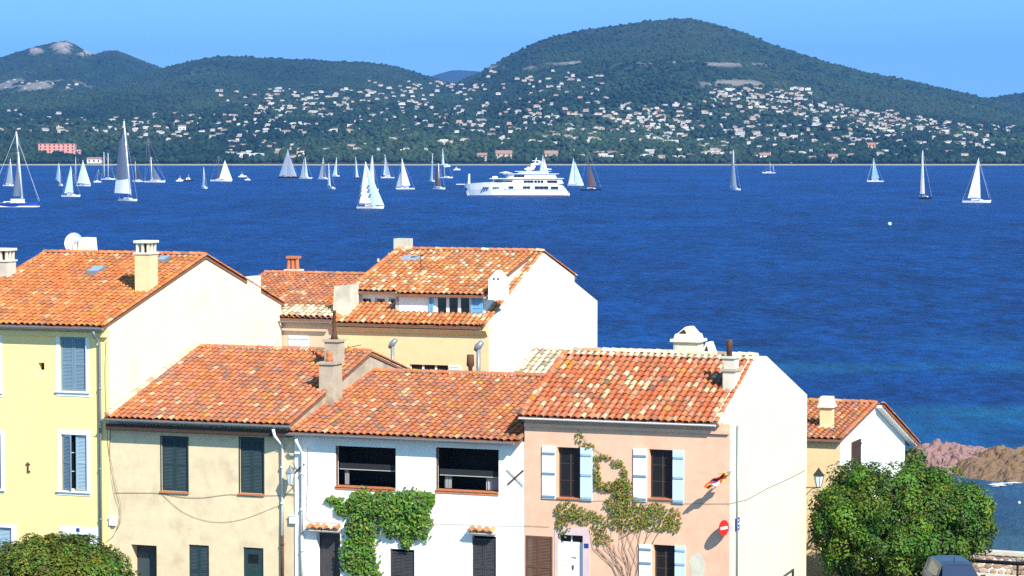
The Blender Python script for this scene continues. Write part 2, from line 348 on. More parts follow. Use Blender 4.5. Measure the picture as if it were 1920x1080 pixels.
CL = [  # px0, py0, px1, py1, count, where
 (0, 152, 150, 170, 10, 'high under the rocky peak'), (0, 210, 130, 250, 12, 'on the wooded slope above the pink hotel'), (110, 225, 260, 262, 14, 'on the wooded slope above the pink hotel'),
 (250, 215, 480, 268, 44, 'in the woods behind the tall grey and white mainsail'), (380, 172, 560, 215, 16, 'on the upper wooded slope left of the middle'), (480, 170, 700, 258, 70, 'on the middle slope above the moored sails'),
 (430, 268, 570, 300, 22, 'close above the beach behind the grey sails'), (690, 155, 900, 250, 66, 'below the saddle between the two mountains'), (600, 262, 960, 290, 14, 'among the shore pines behind the sails'),
 (860, 135, 1150, 205, 44, 'high on the flank of the big mountain'), (850, 208, 1300, 272, 104, 'on the slope above the motor yacht'), (1150, 195, 1420, 250, 40, 'at the foot of the big mountain'),
 (1330, 168, 1520, 200, 50, 'in the dense hamlet below the quarry'), (1400, 190, 1700, 238, 105, 'in the dense village band on the right slope'), (1650, 212, 1830, 250, 44, 'along the lower right ridge'),
 (1300, 235, 1900, 282, 90, 'in the woods above the right-hand beach'), (1080, 284, 1900, 300, 34, 'beside the right-hand beach')]
KIND = {'gable': 'tile-roofed', 'flat': 'flat-roofed'}; WCOL = ['white', 'cream', 'salmon']
spots = []
for x0, y0, x1, y1, n, where in CL:
    for k in range(int(n*1.5)):
        for tr in range(30):
            px, py = rv.uniform(x0, x1), rv.uniform(y0, y1)
            if where.startswith('in the dense village'): py = 172+(px-1330)*.17+rv.uniform(-10, 26)
            if where.startswith('along the lower'): py = 212+(px-1650)*.2+rv.uniform(-4, 22)
            if 70 < px < 165 and 262 < py < 300: continue
            if all(abs(px-s[0])*.5+abs(py-s[1]) > 3.6 for s in spots): break
        q = land_at(px, py)
        if q is not None: spots.append((px, py, q, where))
big = sorted(range(len(spots)), key=lambda i: spots[i][2][1]-rv.uniform(0, 900))
stuffb = MB(); VP = []
for rank, i in enumerate(big):
    px, py, (x, y, z), where = spots[i]; me_, w, kind, wl_ = rv.choice(VM)
    rz = rv.uniform(-.45, .35)+.1; sc = rv.uniform(.30, .60)*(1.0 if rank < 290 else .8); VP.append((x, y, w*sc*.6))
    if rank < 290:
        o = bpy.data.objects.new('villa', me_); COL.objects.link(o); o.location = (x, y, z+2.2); o.rotation_euler = (0, 0, rz); o.scale = (sc, sc, sc)
        tag(o, f"{'wide' if w > 14 else 'small'} {WCOL[wl_]} {KIND[kind]} villa {where}", 'villa', f"{'wide' if w > 14 else 'small'} {WCOL[wl_]} {KIND[kind]} villas {where}")
    else:
        c, s = math.cos(rz)*sc, math.sin(rz)*sc; base = len(stuffb.v)
        for vv in me_.vertices: a, b_, c_ = vv.co; stuffb.v.append((x+a*c-b_*s, y+a*s+b_*c, z+2.2+c_*sc))
        for p in me_.polygons:
            stuffb.f.append(tuple(base+q for q in p.vertices)); stuffb.c.append((1, 1, 1)); stuffb.m.append({0: [0, 1, 2][wl_], 1: 3, 2: 4}[p.material_index])
tag(stuffb.build('far_villas', [*M['villa_wall'], 'villa_roof', 'villa_dark']), 'mass of tiny villas scattered over the far wooded hillside', 'villas', kind='stuff')
# single buildings one can tell apart
def far_building(name, label, cat, px, py, wpx, hpx, wall, roofh=.0, rz=.0, floors=2, roofm='villa_roof', dep=12):
    q = land_at(px, py+hpx/2)
    x, y, z = q; k = y/F; w, h = wpx*k, hpx*k; VP.append((x, y, w*.62))
    r = free(name, label, cat, (x, y, z), rz)
    b = MB(); b.box(-w/2, w/2, 0, dep, -5, h, 0); b.build('wall', wall, r)
    b = MB(); 
    if roofh: b.loft([[(xx, -.6, h+.05), (xx, dep/2, h+roofh), (xx, dep+.6, h+.05), (xx, dep/2, h-.1)] for xx in (-w/2-.6, w/2+.6)], 0)
    else: b.box(-w/2-.3, w/2+.3, -.3, dep+.3, h, h+.5, 0)
    b.build('roof', roofm, r)
    n = max(2, int(w/5))
    for f in range(floors):
        for i in range(n):
            xx = -w/2+w*(i+.5)/n; zz = h*(f+.3)/floors; MB().box(xx-.9, xx+.9, -.08, .1, zz, zz+min(2.4, h/floors*.55)).build('window', 'villa_dark', r)
    return r
M['hotel'] = mat('salmon_hotel_render', (.70, .30, .22), .9, .08, .2)
r = far_building('hotel', 'long salmon pink hotel above the left shore', 'hotel', 108, 281, 68, 21, M['hotel'], 0, .05, 4, 'terracotta', 18)
r = far_building('annex', 'low salmon annex with white top beside the pink hotel', 'building', 146, 287, 12, 10, M['hotel'], 0, .05, 2, 'white_paint', 12)
far_building('chapel', 'white chapel with a narrow bell tower among the left hillside villas', 'chapel', 342, 243, 14, 9, 'white_paint', 2, .1, 1)
far_building('beach_house', 'white beach house with a red roof by the right shore', 'house', 1435, 297, 19, 11, 'white_paint', 3, .1, 2)
far_building('beach_house', 'cream beach house on the sand right of the red-roofed house', 'house', 1561, 299, 17, 10, M['villa_wall'][1], 3, 0, 2)
far_building('beach_pavilion', 'low pale pavilion with a long flat roof on the right beach', 'pavilion', 1490, 302, 42, 6, 'concrete', 0, 0, 1, 'concrete')
far_building('beach_house', 'small orange beach hut between pavilion and cream house', 'hut', 1523, 300, 12, 8, M['villa_wall'][2], 2, 0, 1)
far_building('manor', 'tall salmon manor in dark trees above the right beach', 'house', 1634, 279, 14, 13, M['hotel'], 3, 0, 2)
far_building('shore_villa', 'salmon shore villa with tiled roof left of the yacht mast', 'villa', 945, 296, 30, 13, M['villa_wall'][2], 4, 0, 2)
far_building('shore_villa', 'narrow salmon shore villa nearest the yacht bow', 'villa', 903, 298, 17, 10, M['villa_wall'][2], 3, 0, 2)
far_building('shore_villa', 'salmon shore villa with red roof behind the yacht mast', 'villa', 1034, 295, 24, 12, M['villa_wall'][2], 4, 0, 2)
far_building('boathouse', 'white boathouse on the left beach beside the grey mainsail', 'boathouse', 176, 309, 26, 8, 'white_paint', 2, 0, 1)
far_building('hotel', 'long white hotel above the beach left of the grey sails', 'hotel', 470, 293, 50, 9, 'white_paint', 0, 0, 2, 'white_paint')
# woods --------------------------------------------------------------
t_ = (1+5**.5)/2
ICO = np.array([(-1, t_, 0), (1, t_, 0), (-1, -t_, 0), (1, -t_, 0), (0, -1, t_), (0, 1, t_), (0, -1, -t_), (0, 1, -t_), (t_, 0, -1), (t_, 0, 1), (-t_, 0, -1), (-t_, 0, 1)])/math.hypot(1, t_)
ICF = np.array([(0, 11, 5), (0, 5, 1), (0, 1, 7), (0, 7, 10), (0, 10, 11), (1, 5, 9), (5, 11, 4), (11, 10, 2), (10, 7, 6), (7, 1, 8), (3, 9, 4), (3, 4, 2), (3, 2, 6), (3, 6, 8), (3, 8, 9), (4, 9, 5), (2, 4, 11), (6, 2, 10), (8, 6, 7), (9, 8, 1)])
NT = 70000
jr = rng.integers(14, int(np.searchsorted(RS, 7300)), NT*2); keep = rng.random(NT*2) < np.clip(1.5-(RS[jr]-3000)/1900, .45, 1); jr = jr[keep][:NT]
jc = rng.integers(0, len(PXS), len(jr)); tx, ty, tz = WX[jr, jc], WY[jr, jc]+rng.uniform(-5, 5, len(jr)), WZ[jr, jc]
ok = rmask[jr, jc, 0] < .3
for x, y, rad in VP:
    dx, dy = tx-x, y-ty; ok &= ~((np.abs(dx) < rad*.9+1) & (dy < 11) & (dy > -6))
tx, ty, tz = tx[ok], ty[ok], tz[ok]; n = len(tx)
S = rng.uniform(1.9, 4.6, n); tz = tz-np.clip((ty-4000)/500, 0, 1)*3.0; clus = np.clip((fbm(tx*.006, ty*.004, 91, 5)-.3)*2.2, 0, 1)
V = ICO[None]*rng.uniform(.7, 1.25, (n, 12, 1)); V = V*np.stack([S, S, S*rng.uniform(.7, 1.15, n)], -1)[:, None]
V += np.stack([tx, ty, tz+S*.55+.6], -1)[:, None]
Fc = ICF[None]+(np.arange(n)*12)[:, None, None]
me = bpy.data.meshes.new('woods'); me.vertices.add(n*12); me.vertices.foreach_set('co', V.astype(np.float32).ravel())
me.loops.add(n*60); me.loops.foreach_set('vertex_index', Fc.ravel()); me.polygons.add(n*20); me.polygons.foreach_set('loop_start', np.arange(0, n*60, 3)); me.update()
tc_ = (np.array([.010, .031, .016])*(1-clus[:, None])+np.array([.036, .066, .024])*clus[:, None])*rng.uniform(.6, 1.35, (n, 1))
at = me.attributes.new('Tint', 'FLOAT_COLOR', 'POINT'); at.data.foreach_set('color', np.concatenate([np.repeat(tc_, 12, 0), np.ones((n*12, 1))], 1).astype(np.float32).ravel())
me.polygons.foreach_set('use_smooth', np.ones(n*20, bool)); me.materials.append(M['hill']); o = bpy.data.objects.new('woods', me); COL.objects.link(o)
tag(o, 'pines and oaks covering the far hillside', 'woods', kind='stuff')
# haze ---------------------------------------------------------------
hz = bpy.data.materials.new('haze_air'); hz.use_nodes = True; N, L = hz.node_tree.nodes, hz.node_tree.links
for q in list(N):
    if q.type == 'BSDF_PRINCIPLED': N.remove(q)
pv_ = N.new('ShaderNodeVolumePrincipled'); pv_.inputs['Color'].default_value = (.17, .40, .95, 1); pv_.inputs['Density'].default_value = 6.6e-5; pv_.inputs['Anisotropy'].default_value = .2
L.new(pv_.outputs[0], N['Material Output'].inputs['Volume'])
tag(MB().box(-8600, 8600, -60, 18500, -6, 700).build('haze', [hz]), kind='stuff')
# ------------------------------------------------------------------ the terrace: builders
PAL = {'warm': [((.62, .185, .055), 6), ((.65, .225, .07), 5), ((.62, .24, .10), 2), ((.70, .39, .19), .5), ((.40, .18, .10), .6), ((.64, .26, .05), .6)],
       'old': [((.58, .18, .07), 5), ((.60, .225, .09), 4), ((.52, .20, .12), 3), ((.68, .42, .23), .8), ((.36, .19, .13), 1.1), ((.62, .27, .05), .6)],
       'pink': [((.62, .155, .06), 5), ((.66, .21, .08), 4), ((.64, .27, .15), 3), ((.76, .53, .30), 1.8), ((.22, .14, .11), .3), ((.66, .25, .03), .4)],
       'pale': [((.64, .22, .075), 4), ((.67, .30, .11), 3), ((.76, .56, .33), 1.7), ((.59, .18, .06), 3), ((.40, .24, .16), .4)],
       'straw': [((.76, .62, .38), 5), ((.80, .68, .46), 4), ((.60, .36, .2), 1), ((.4, .3, .2), 1)]}
rt = random.Random(3)
def tcol(pal):
    p = PAL[pal]; c = rt.choices([q[0] for q in p], [q[1] for q in p])[0]; k = .86*rt.uniform(.80, 1.14); return tuple(min(.85, x*k*rt.uniform(.95, 1.05)) for x in c)
def tiles(b, ua, ub, ve, ze, vr, zr, pal='warm', pitch=.27, row=.40, shear=0.0, skip=None):
    """barrel tiles on one slope: covers lying over channels, row by row"""
    ls = math.hypot(vr-ve, zr-ze); dv, dz = (vr-ve)/ls, (zr-ze)/ls; nv, nz = -dz, dv
    n = max(1, round((ub-ua)/pitch)); p = (ub-ua)/n; rows = int(math.ceil(ls/row))
    def P(u, s, h): return (u+shear*s, ve+dv*s+nv*h, ze+dz*s+nz*h)
    zone = [rt.uniform(0, 6.28) for _ in range(4)]
    for i in range(n):
        uc = ua+(i+.5)*p; wob = rt.uniform(-.012, .012)
        for k in range(rows):
            s0 = k*row+rt.uniform(-.025, .025); s1 = min((k+1)*row+.07, ls)
            if s1-s0 < .06: continue
            if skip and skip(uc+shear*s0, s0): continue
            j, h0 = wob+rt.uniform(-.010, .010), .058+rt.uniform(-.006, .012); h1 = .030
            r0, r1 = p*.37, p*.30; c = tcol(pal); rings = []
            for s, r, h in ((s0, r0, h0), (s1, r1, h1)):
                rings.append([P(uc+j+r*math.cos(math.pi-math.pi*q/6), s, h+r*.82*math.sin(math.pi*q/6)-.02) for q in range(7)])
            b.loft(rings, 0, False, False, c)
            lip = [(x, y-.0, z-.018) for x, y, z in rings[0]]; b.loft([lip, rings[0]], 0, False, False, c)
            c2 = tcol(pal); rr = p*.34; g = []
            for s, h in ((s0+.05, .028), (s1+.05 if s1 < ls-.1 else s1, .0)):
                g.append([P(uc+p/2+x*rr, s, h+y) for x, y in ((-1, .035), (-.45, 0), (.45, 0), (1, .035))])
            if i < n-1: b.loft(g, 0, False, False, tuple(x*.5 for x in c2))  # channel colour darkened: dirt, plus painted shading between the covers
def cover_run(b, pts, r=.11, pal='warm', step=.38):
    """a row of barrel tiles laid along a ridge or verge"""
    A, B_ = Vector(pts[0]), Vector(pts[1]); L_ = (B_-A).length; d = (B_-A)/L_; side = d.cross(Vector((0, 0, 1))).normalized(); up = side.cross(d)
    n = max(1, int(L_/step))
    for k in range(n):
        a, e = A+d*(L_*k/n), A+d*(L_*(k+1)/n+.06 if k < n-1 else L_); c = tcol(pal); j = rt.uniform(-.008, .008)
        R = [[q+side*(rr*math.cos(math.pi*i/6)+j)+up*(rr*.85*math.sin(math.pi*i/6)+lf) for i in range(7)] for q, rr, lf in ((a, r, .02), (e, r*.86, .0))]
        b.loft(R, 0, True, False, c)
def holes_wall(b, u0, u1, z0, z1, v, holes, depth=.28, m=0):
    """flat front wall at v with real openings and reveals"""
    us = sorted({u0, u1, *[x for h in holes for x in (h[0], h[1])]}); zs = sorted({z0, z1, *[x for h in holes for x in (h[2], h[3])]})
    us = [x for x in us if u0 <= x <= u1]; zs = [x for x in zs if z0 <= x <= z1]
    for i in range(len(us)-1):
        for k in range(len(zs)-1):
            uc, zc = (us[i]+us[i+1])/2, (zs[k]+zs[k+1])/2
            if any(h[0] < uc < h[1] and h[2] < zc < h[3] for h in holes): continue
            b.face([(us[i], v, zs[k]), (us[i+1], v, zs[k]), (us[i+1], v, zs[k+1]), (us[i], v, zs[k+1])], m)
    for a, e, c, d in [h[:4] for h in holes]:
        w = v+depth
        b.face([(a, v, c), (a, v, d), (a, w, d), (a, w, c)], m); b.face([(e, v, d), (e, v, c), (e, w, c), (e, w, d)], m)
        b.face([(a, v, d), (e, v, d), (e, w, d), (a, w, d)], m); b.face([(e, v, c), (a, v, c), (a, w, c), (e, w, c)], m)
def shutter(parent, a, e, c, d, v, m, style='louvre', slat=None, name='shutter', t=.045, ang=0.0):
    b = MB(); w = .07; hi = v; 
    if style == 'louvre':
        b.box(a, a+w, v, v+t, c, d, 0); b.box(e-w, e, v, v+t, c, d, 0)
        for z in (c, (c+d)/2-w*.6, d-w*1.2): b.box(a+w, e-w, v+.003, v+t, z, z+w*1.2, 0)
        z = c+w*1.2+.02
        while z < d-w*1.4:
            b.loft([[(x, v+.008, z), (x, v+.03, z+.035), (x, v+.038, z+.03), (x, v+.016, z-.005)] for x in (a+w, e-w)], 1); z += .055
        b.box(a+w, e-w, v+t*.8, v+t, c, d, 1)
    else:                                                          # planks with two ledges
        n = 3
        for i in range(n): b.box(a+(e-a)*i/n+.004, a+(e-a)*(i+1)/n-.004, v+.012, v+t, c, d, 0)
        b.box(a+.01, e-.01, v+.018, v+t-.005, c+.01, d-.01, 0)
        for q in (.14, .52, .955):
            z = d-(d-c)*q; b.box(a+.03, e-.03, v-.018, v+.02, z-.04, z+.04, 1)
    o = b.build(name, [m, slat or m], parent)
    if ang: pass
    return o
def window(parent, r, v, depth=.2, bars=(1, 2), m='white_paint', glass='glass'):
    a, e, c, d = r; w = .055; y = v+depth; b = MB()
    b.box(a, a+w, y, y+.06, c, d); b.box(e-w, e, y, y+.06, c, d); b.box(a+w, e-w, y, y+.06, c, c+w); b.box(a+w, e-w, y, y+.06, d-w, d)
    for i in range(1, bars[0]+1):
        x = a+(e-a)*i/(bars[0]+1); b.box(x-w*.6, x+w*.6, y+.003, y+.055, c+w, d-w)
    for i in range(1, bars[1]+1):
        z = c+(d-c)*i/(bars[1]+1); b.box(a+w, e-w, y+.006, y+.05, z-.015, z+.015)
    f = b.build('window', m, parent)
    MB().box(a+w*.5, e-w*.5, y+.02, y+.03, c+w*.5, d-w*.5).build('pane', glass, f); return f
def sill(parent, a, e, z, v, m='terracotta', out=.07, h=.06, name='sill'):
    return MB().box(a, e, v-out, v+.02, z-h, z).build(name, m, parent)
def gutter(parent, u0, u1, v, z, m='zinc', r=.075):
    b = MB(); n = 8; R = []
    for u in (u0, u1):
        R.append([(u, v+r*math.cos(math.pi+math.pi*i/n), z+r*math.sin(math.pi+math.pi*i/n)) for i in range(n+1)]+[(u, v+(r-.012)*math.cos(2*math.pi-math.pi*i/n), z+(r-.012)*math.sin(2*math.pi-math.pi*i/n)) for i in range(n+1)])
    b.loft(R, 0); return b.build('gutter', m, parent)
def pipe(parent, pts, r, m, name='downpipe', clips=()):
    b = MB(); b.tube(pts, r, 10)
    for z in clips: b.tube([(pts[-1][0], pts[-1][1], z-.03), (pts[-1][0], pts[-1][1], z+.03)], r*1.3, 10)
    return b.build(name, m, parent, True)
def house(name, label, ua, ub, v0, ze, vr, zr, vb, zb, walls, pal, holes=(), z0=2.5, over=.32, pitch=.27, row=.4, left=True, right=True, cat='house', roof_u=None, drop=.12, rear_wall=None, parapet=0, ridge_pal=None, deep=.28, left_walls=None, skip=None):
    """gabled terrace house: walls, tiled front and rear slopes on a real roof deck; returns (house, roof)"""
    h = thing(name, label, cat, (ua, v0, 5.0)); fw, gw = walls
    b = MB(); holes_wall(b, ua, ub, z0, ze-.02, v0, list(holes), deep); b.build('front_wall', fw, h)
    gp = [(v0+.01, z0), (vb, z0), (vb, zb-.03), (vr, zr-.06+parapet), (v0+.01, ze-.04)]
    if parapet: gp = [(v0+.01, z0), (vb, z0), (vb, zb+parapet*.4), (vr, zr+parapet), (v0+.01, ze+parapet*.4)]
    t = .3
    if right: MB().prism_u(gp, ub-t, ub-.002 if not parapet else ub+.002).build('gable_wall', gw, h)
    if left: MB().prism_u([(v0+.01, z0), (vb, z0), (vb, zb-.03), (vr, zr-.06), (v0+.01, ze-.04)], ua+.002, ua+t).build('gable_wall', left_walls or gw, h)
    MB().box(ua+t, ub-t, vb-.3, vb-.004, z0, zb-.05).build('rear_wall', gw, h)
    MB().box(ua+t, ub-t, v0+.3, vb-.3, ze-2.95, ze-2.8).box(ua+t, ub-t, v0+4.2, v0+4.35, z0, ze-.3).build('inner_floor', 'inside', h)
    ru0, ru1 = roof_u or (ua, ub)
    s = (zr-ze)/(vr-v0); veo, zeo = v0-over, ze-over*s+drop; zrr = zr+drop
    b = MB(); tiles(b, ru0, ru1, veo, zeo, vr, zrr, pal, pitch, row, skip=skip)
    sb = (zr-zb)/(vb-vr); tiles(b, ru0, ru1, vb+over, zb-over*sb+drop, vr, zrr, pal, pitch, row)
    cover_run(b, ((ru0, vr, zrr+.06), (ru1, vr, zrr+.06)), .13, ridge_pal or pal)
    if ridge_pal: s_r = (zrr-zeo)/(vr-veo); tiles(b, ru0+.2, ru1, vr-.42, zrr-.42*s_r+.035, vr, zrr+.035, ridge_pal, pitch, row)
    for u in (ru0+.06, ru1-.06) if not parapet else (ru0+.06,):
        cover_run(b, ((u, veo, zeo+.05), (u, vr, zrr+.05)), .10, pal); cover_run(b, ((u, vb+over, zb-over*sb+drop+.05), (u, vr, zrr+.05)), .10, pal)
    roof = b.build('roof', ['tile'], h, False)
    k = .012
    MB().prism_u([(veo+.03, zeo-k), (vr, zrr-k), (vb+over-.03, zb-over*sb+drop-k), (vb+over-.03, zb-over*sb+drop-k-.1), (vr, zrr-k-.1), (veo+.03, zeo-k-.1)], ru0+.02, ru1-.02).build('roof_deck', 'deck', roof)
    return h, h
def on_roof(px, py, v0, ze, vr, zr):
    """where that picture place meets a front slope"""
    d = ray(px, py); du, dv = d[0]*CT-d[1]*ST, d[0]*ST+d[1]*CT; s = (zr-ze)/(vr-v0)
    t = (ze-s*v0-H)/(d[2]-s*dv); return du*t, dv*t, H+d[2]*t
def stack(parent, u, v, z0, z1, w, d, m, cap=None, name='chimney', capm='mortar', lean=0):
    b = MB(); b.frustum(u, v, z0, z1, w/2+lean, d/2+lean, w/2, d/2)
    c = b.build(name, m, parent)
    if cap == 'slab':
        q = MB(); q.box(u-w/2-.07, u+w/2+.07, v-d/2-.07, v+d/2+.07, z1, z1+.09); q.build('chimney_cap', capm, c)
    if cap == 'slots':                                             # lid on four corner piers round dark slots
        q = MB(); q.box(u-w/2-.05, u+w/2+.05, v-d/2-.05, v+d/2+.05, z1, z1+.07)
        hh = .46; a = .09
        for i in range(3):
            x = u-w/2+.04+(w-.08-a)*i/2
            for y in (v-d/2+.04, v+d/2-.04-a): q.box(x, x+a, y, y+a, z1+.07, z1+hh)
        for y in (v-a/2,):
            for x in (u-w/2+.04, u+w/2-.04-a): q.box(x, x+a, y, y+a, z1+.07, z1+hh)
        q.box(u-w/2-.04, u+w/2+.04, v-d/2-.04, v+d/2+.04, z1+hh, z1+hh+.1); q.build('chimney_cap', capm, c)
        MB().box(u-w/2+.17, u+w/2-.17, v-d/2+.2, v+d/2-.2, z1+.07, z1+hh).build('flue', 'rust', c)
    return c
V0 = 93.6
def R(x0, y0, x1, y1, v=V0): return rect(x0, y0, x1, y1, v)
# ------------------------------------------------------------------ yellow house
UY = on_v(205, 800, V0)[0]
yw1, yw2 = R(113, 632, 161, 733), R(115, 815, 163, 920)
sq = R(72, 680, 83, 694)
ydoor = R(131, 1002, 170, 1115); ylow = R(-34, 988, 22, 1060); yl1, yl2 = R(-52, 632, -3, 733), R(-48, 813, 2, 915)
HY, RY = house('yellow_house', 'tall yellow terrace house with blue-grey shutters and pale cream gable', -60.1, UY, V0, 14.86, 102.1, 17.2, 109.4, 14.85, ('yellow_render', 'cream_render'), 'warm', [yw1, yw2, sq, ydoor, ylow, yl1, yl2], over=.42)
def surround(parent, o, i, v, m='white_paint', t=.025):
    b = MB(); b.box(o[0], i[0], v-t, v+.01, o[2], o[3]); b.box(i[1], o[1], v-t, v+.01, o[2], o[3]); b.box(i[0], i[1], v-t, v+.01, i[3], o[3])
    if o[2] < i[2]: b.box(i[0], i[1], v-t, v+.01, o[2], i[2])
    return b.build('window_surround', m, parent)
for r, o in ((yw1, R(106, 626, 168, 743)), (yw2, R(108, 806, 170, 929)), (yl1, R(-58, 626, 4, 743)), (yl2, R(-56, 806, 9, 922)), (ylow, R(-42, 981, 31, 1072))):
    surround(HY, o, r, V0); sill(HY, o[0]-.03, o[1]+.03, r[2], V0, 'white_paint', .10, .07)
for r in (yw1, yl1, ylow, yl2):
    mm = (r[0]+r[1])/2; k = ('bluegrey_paint', 'bluegrey_paint') if r is not ylow else ('paleblue_shutter', 'paleblue_shutter')
    shutter(HY, r[0]+.01, mm-.008, r[2]+.01, r[3]-.01, V0+.06, k[0], 'louvre', k[1]); shutter(HY, mm+.008, r[1]-.01, r[2]+.01, r[3]-.01, V0+.06, k[0], 'louvre', k[1])
# second window: the left leaf stands ajar
a, e, c, d = yw2; mm = (a+e)/2
s1 = shutter(HY, mm+.05, e-.01, c+.02, d-.01, V0+.06, 'paleblue_shutter', 'louvre'); s1['label'] = 'closed pale blue louvred shutter'
s2 = shutter(HY, a+.01, mm-.02, c+.02, d-.01, V0+.06, 'bluegrey_paint', 'louvre'); s2['label'] = 'shutter standing ajar'
px_ = a+.01-ORG[HY.name][0]; py_ = V0+.06; rot = -.42
for w_ in s2.data.vertices:
    x, y = w_.co.x-px_, w_.co.y-.06; w_.co.x = px_+x*math.cos(rot)-y*math.sin(rot); w_.co.y = .06+x*math.sin(rot)+y*math.cos(rot)
window(HY, yw2, V0, .2)
b = MB(); o = R(67, 676, 85, 703)
b.loft([[(o[0], V0-.004, o[2]), (o[1], V0-.004, o[2]), (o[1], V0-.004, o[3]), (o[0], V0-.004, o[3])], [(sq[0], V0+.05, sq[2]), (sq[1], V0+.05, sq[2]), (sq[1], V0+.05, sq[3]), (sq[0], V0+.05, sq[3])]], 0, False)
b.build('small_window', 'white_paint', HY)
do = R(112, 988, 187, 1120); b = MB(); b.box(do[0], ydoor[0], V0-.03, V0+.01, do[2], do[3]); b.box(ydoor[1], do[1], V0-.03, V0+.01, do[2], do[3]); b.box(ydoor[0], ydoor[1], V0-.03, V0+.01, ydoor[3], do[3]); b.build('door_surround', 'white_paint', HY)
MB().box(ydoor[0], ydoor[1], V0+.2, V0+.26, ydoor[2], ydoor[3]).build('door', 'brown_wood', HY)
p = R(144, 990, 150, 997); MB().box(p[0], p[1], V0-.045, V0-.03, p[2], p[3]).build('number_plate', 'plate_blue', HY)
gy = on_v(100, 616, V0-.45)[1]; gutter(HY, -60.2, UY+.02, V0-.50, 14.82, r=.09)
u = on_v(190, 800, V0)[0]; pipe(HY, [(u-.05, V0-.48, 14.70), (u-.05, V0-.46, 14.55), (u, V0-.10, 14.2), (u, V0-.10, 5.2)], .055, 'zinc', clips=(12.4, 9.2, 7.2))
MB().box(-60.1, UY-.03, V0-.16, V0+.02, 14.44, 14.62).build('cornice', 'yellow_render', HY)
u, z = on_v(53, 876, V0); b = MB(); b.tube([(u, V0-.03, z+.2), (u, V0-.03, z-.2)], .035, 6); b.box(u-.09, u+.09, V0-.05, V0-.01, z+.10, z+.15); b.box(u-.03, u+.10, V0-.05, V0-.01, z-.2, z-.14); b.build('wall_anchor', 'rust', HY)
# its chimney, skylights
u, v, z = on_roof(277, 548, V0, 14.98, 102.1, 17.32); c = stack(RY, u-.22, v+.3, z-.25, z+1.55, .66, .74, 'ochre_render', 'slots')
for (px, py, w, l) in ((180, 511, .62, .75), (305, 491, .5, .6)):
    u, v, z = on_roof(px, py, V0, 14.98, 102.1, 17.32); s = .277; b = MB()
    b.loft([[(u-w/2, v-l/2, z-s*l/2+k_), (u+w/2, v-l/2, z-s*l/2+k_), (u+w/2, v+l/2, z+s*l/2+k_), (u-w/2, v+l/2, z+s*l/2+k_)] for k_ in (.0, .17)], 0)
    so = b.build('skylight', 'zinc', RY); w -= .12; l -= .12; k_ = .176
    MB().face([(u-w/2, v-l/2, z-s*l/2+k_), (u+w/2, v-l/2, z-s*l/2+k_), (u+w/2, v+l/2, z+s*l/2+k_), (u-w/2, v+l/2, z+s*l/2+k_)]).build('roof_pane', 'sky_glass', so)
# upper part of the rear white stub at the end of the ridge
u, z = on_v(471, 530, 106.3); b = MB(); b.box(UY-.30, UY+.01, 106.0, 107.3, 14.6, 16.25); b.build('parapet_stub', 'cream_render', HY)
stack(RY, on_v(160, 455, 103)[0], 103.2, 16.6, 18.0, .55, .55, 'cream_render', None, lean=.1)
# ------------------------------------------------------------------ neighbour beyond it (only its chimney shows)
hn, rn = house('neighbour_house', 'house left of the yellow one, only its brown-stained cream chimney showing', -67.5, -60.15, V0, 14.2, 102.1, 16.3, 109.4, 14.2, ('cream_render', 'cream_render'), 'warm', right=True)
u, v_, = on_v(8, 500, 99.0)[0], 99.0; z = on_v(8, 530, 99.0)[1]
stack(rn, u, v_, z-1.6, on_v(8, 490, 99.0)[1], .72, .7, 'weathered_render', 'slots')
# ------------------------------------------------------------------ beige house
UB0, UB1 = UY+.012, -44.15; VB = V0+.06
bw1, bw2 = R(303, 820, 352, 921, VB), R(450, 822, 494, 925, VB); bd1, bd2, bd3 = R(246, 1022, 294, 1120, VB), R(354, 1022, 392, 1120, VB), R(456, 1027, 494, 1120, VB)
HB, RB = house('beige_house', 'beige terrace house with dark green shutters under a patchy tile roof', UB0, UB1, VB, 11.32, 101.0, 13.38, 108.6, 11.4, ('beige_render', 'grey_render'), 'old', [bw1, bw2, bd1, bd2, bd3], deep=.56, over=.55, left=False, roof_u=(UB0+.10, UB1+.02))
for r in (bw1, bw2):
    mm = (r[0]+r[1])/2; surround(HB, (r[0]-.04, r[1]+.04, r[2], r[3]+.05), r, VB, 'green_paint', .02)
    shutter(HB, r[0]+.01, mm-.005, r[2]+.01, r[3]-.01, VB+.05, 'green_paint', 'louvre', 'green_slat'); shutter(HB, mm+.005, r[1]-.01, r[2]+.01, r[3]-.01, VB+.05, 'green_paint', 'louvre', 'green_slat')
    sill(HB, r[0]-.06, r[1]+.06, r[2]-.005, VB, 'terracotta', .08, .07)
a, e, c, d = bd1; b = MB(); b.box(a, e, VB+.50, VB+.56, c, d); 
for i in range(2): b.box(a+.08+(e-a-.1)*i/2, a+(e-a)*(i+1)/2-.03, VB+.48, VB+.50, c+.2, d-.35)
b.build('door', 'green_slat', HB)['label'] = 'blue-grey door set deep in its opening'
a, e, c, d = bd2; mm = (a+e)/2
shutter(HB, a+.01, mm-.005, c, d-.01, VB+.05, 'green_paint', 'louvre', 'green_slat'); shutter(HB, mm+.005, e-.01, c, d-.01, VB+.05, 'green_paint', 'louvre', 'green_slat')
a, e, c, d = bd3; b = MB(); b.box(a, e, VB+.06, VB+.12, c, d); dr = b.build('door', 'green_paint', HB); dr['label'] = 'dark green door with a small grilled window'
q = R(466, 1040, 483, 1054, VB); b = MB(); b.box(q[0], q[1], VB+.045, VB+.06, q[2], q[3])
b.build('door_window', 'glass', dr); b = MB()
for i in range(5): x = q[0]+(q[1]-q[0])*i/4; b.box(x-.012, x+.012, VB+.02, VB+.044, q[2]-.03, q[3]+.03)
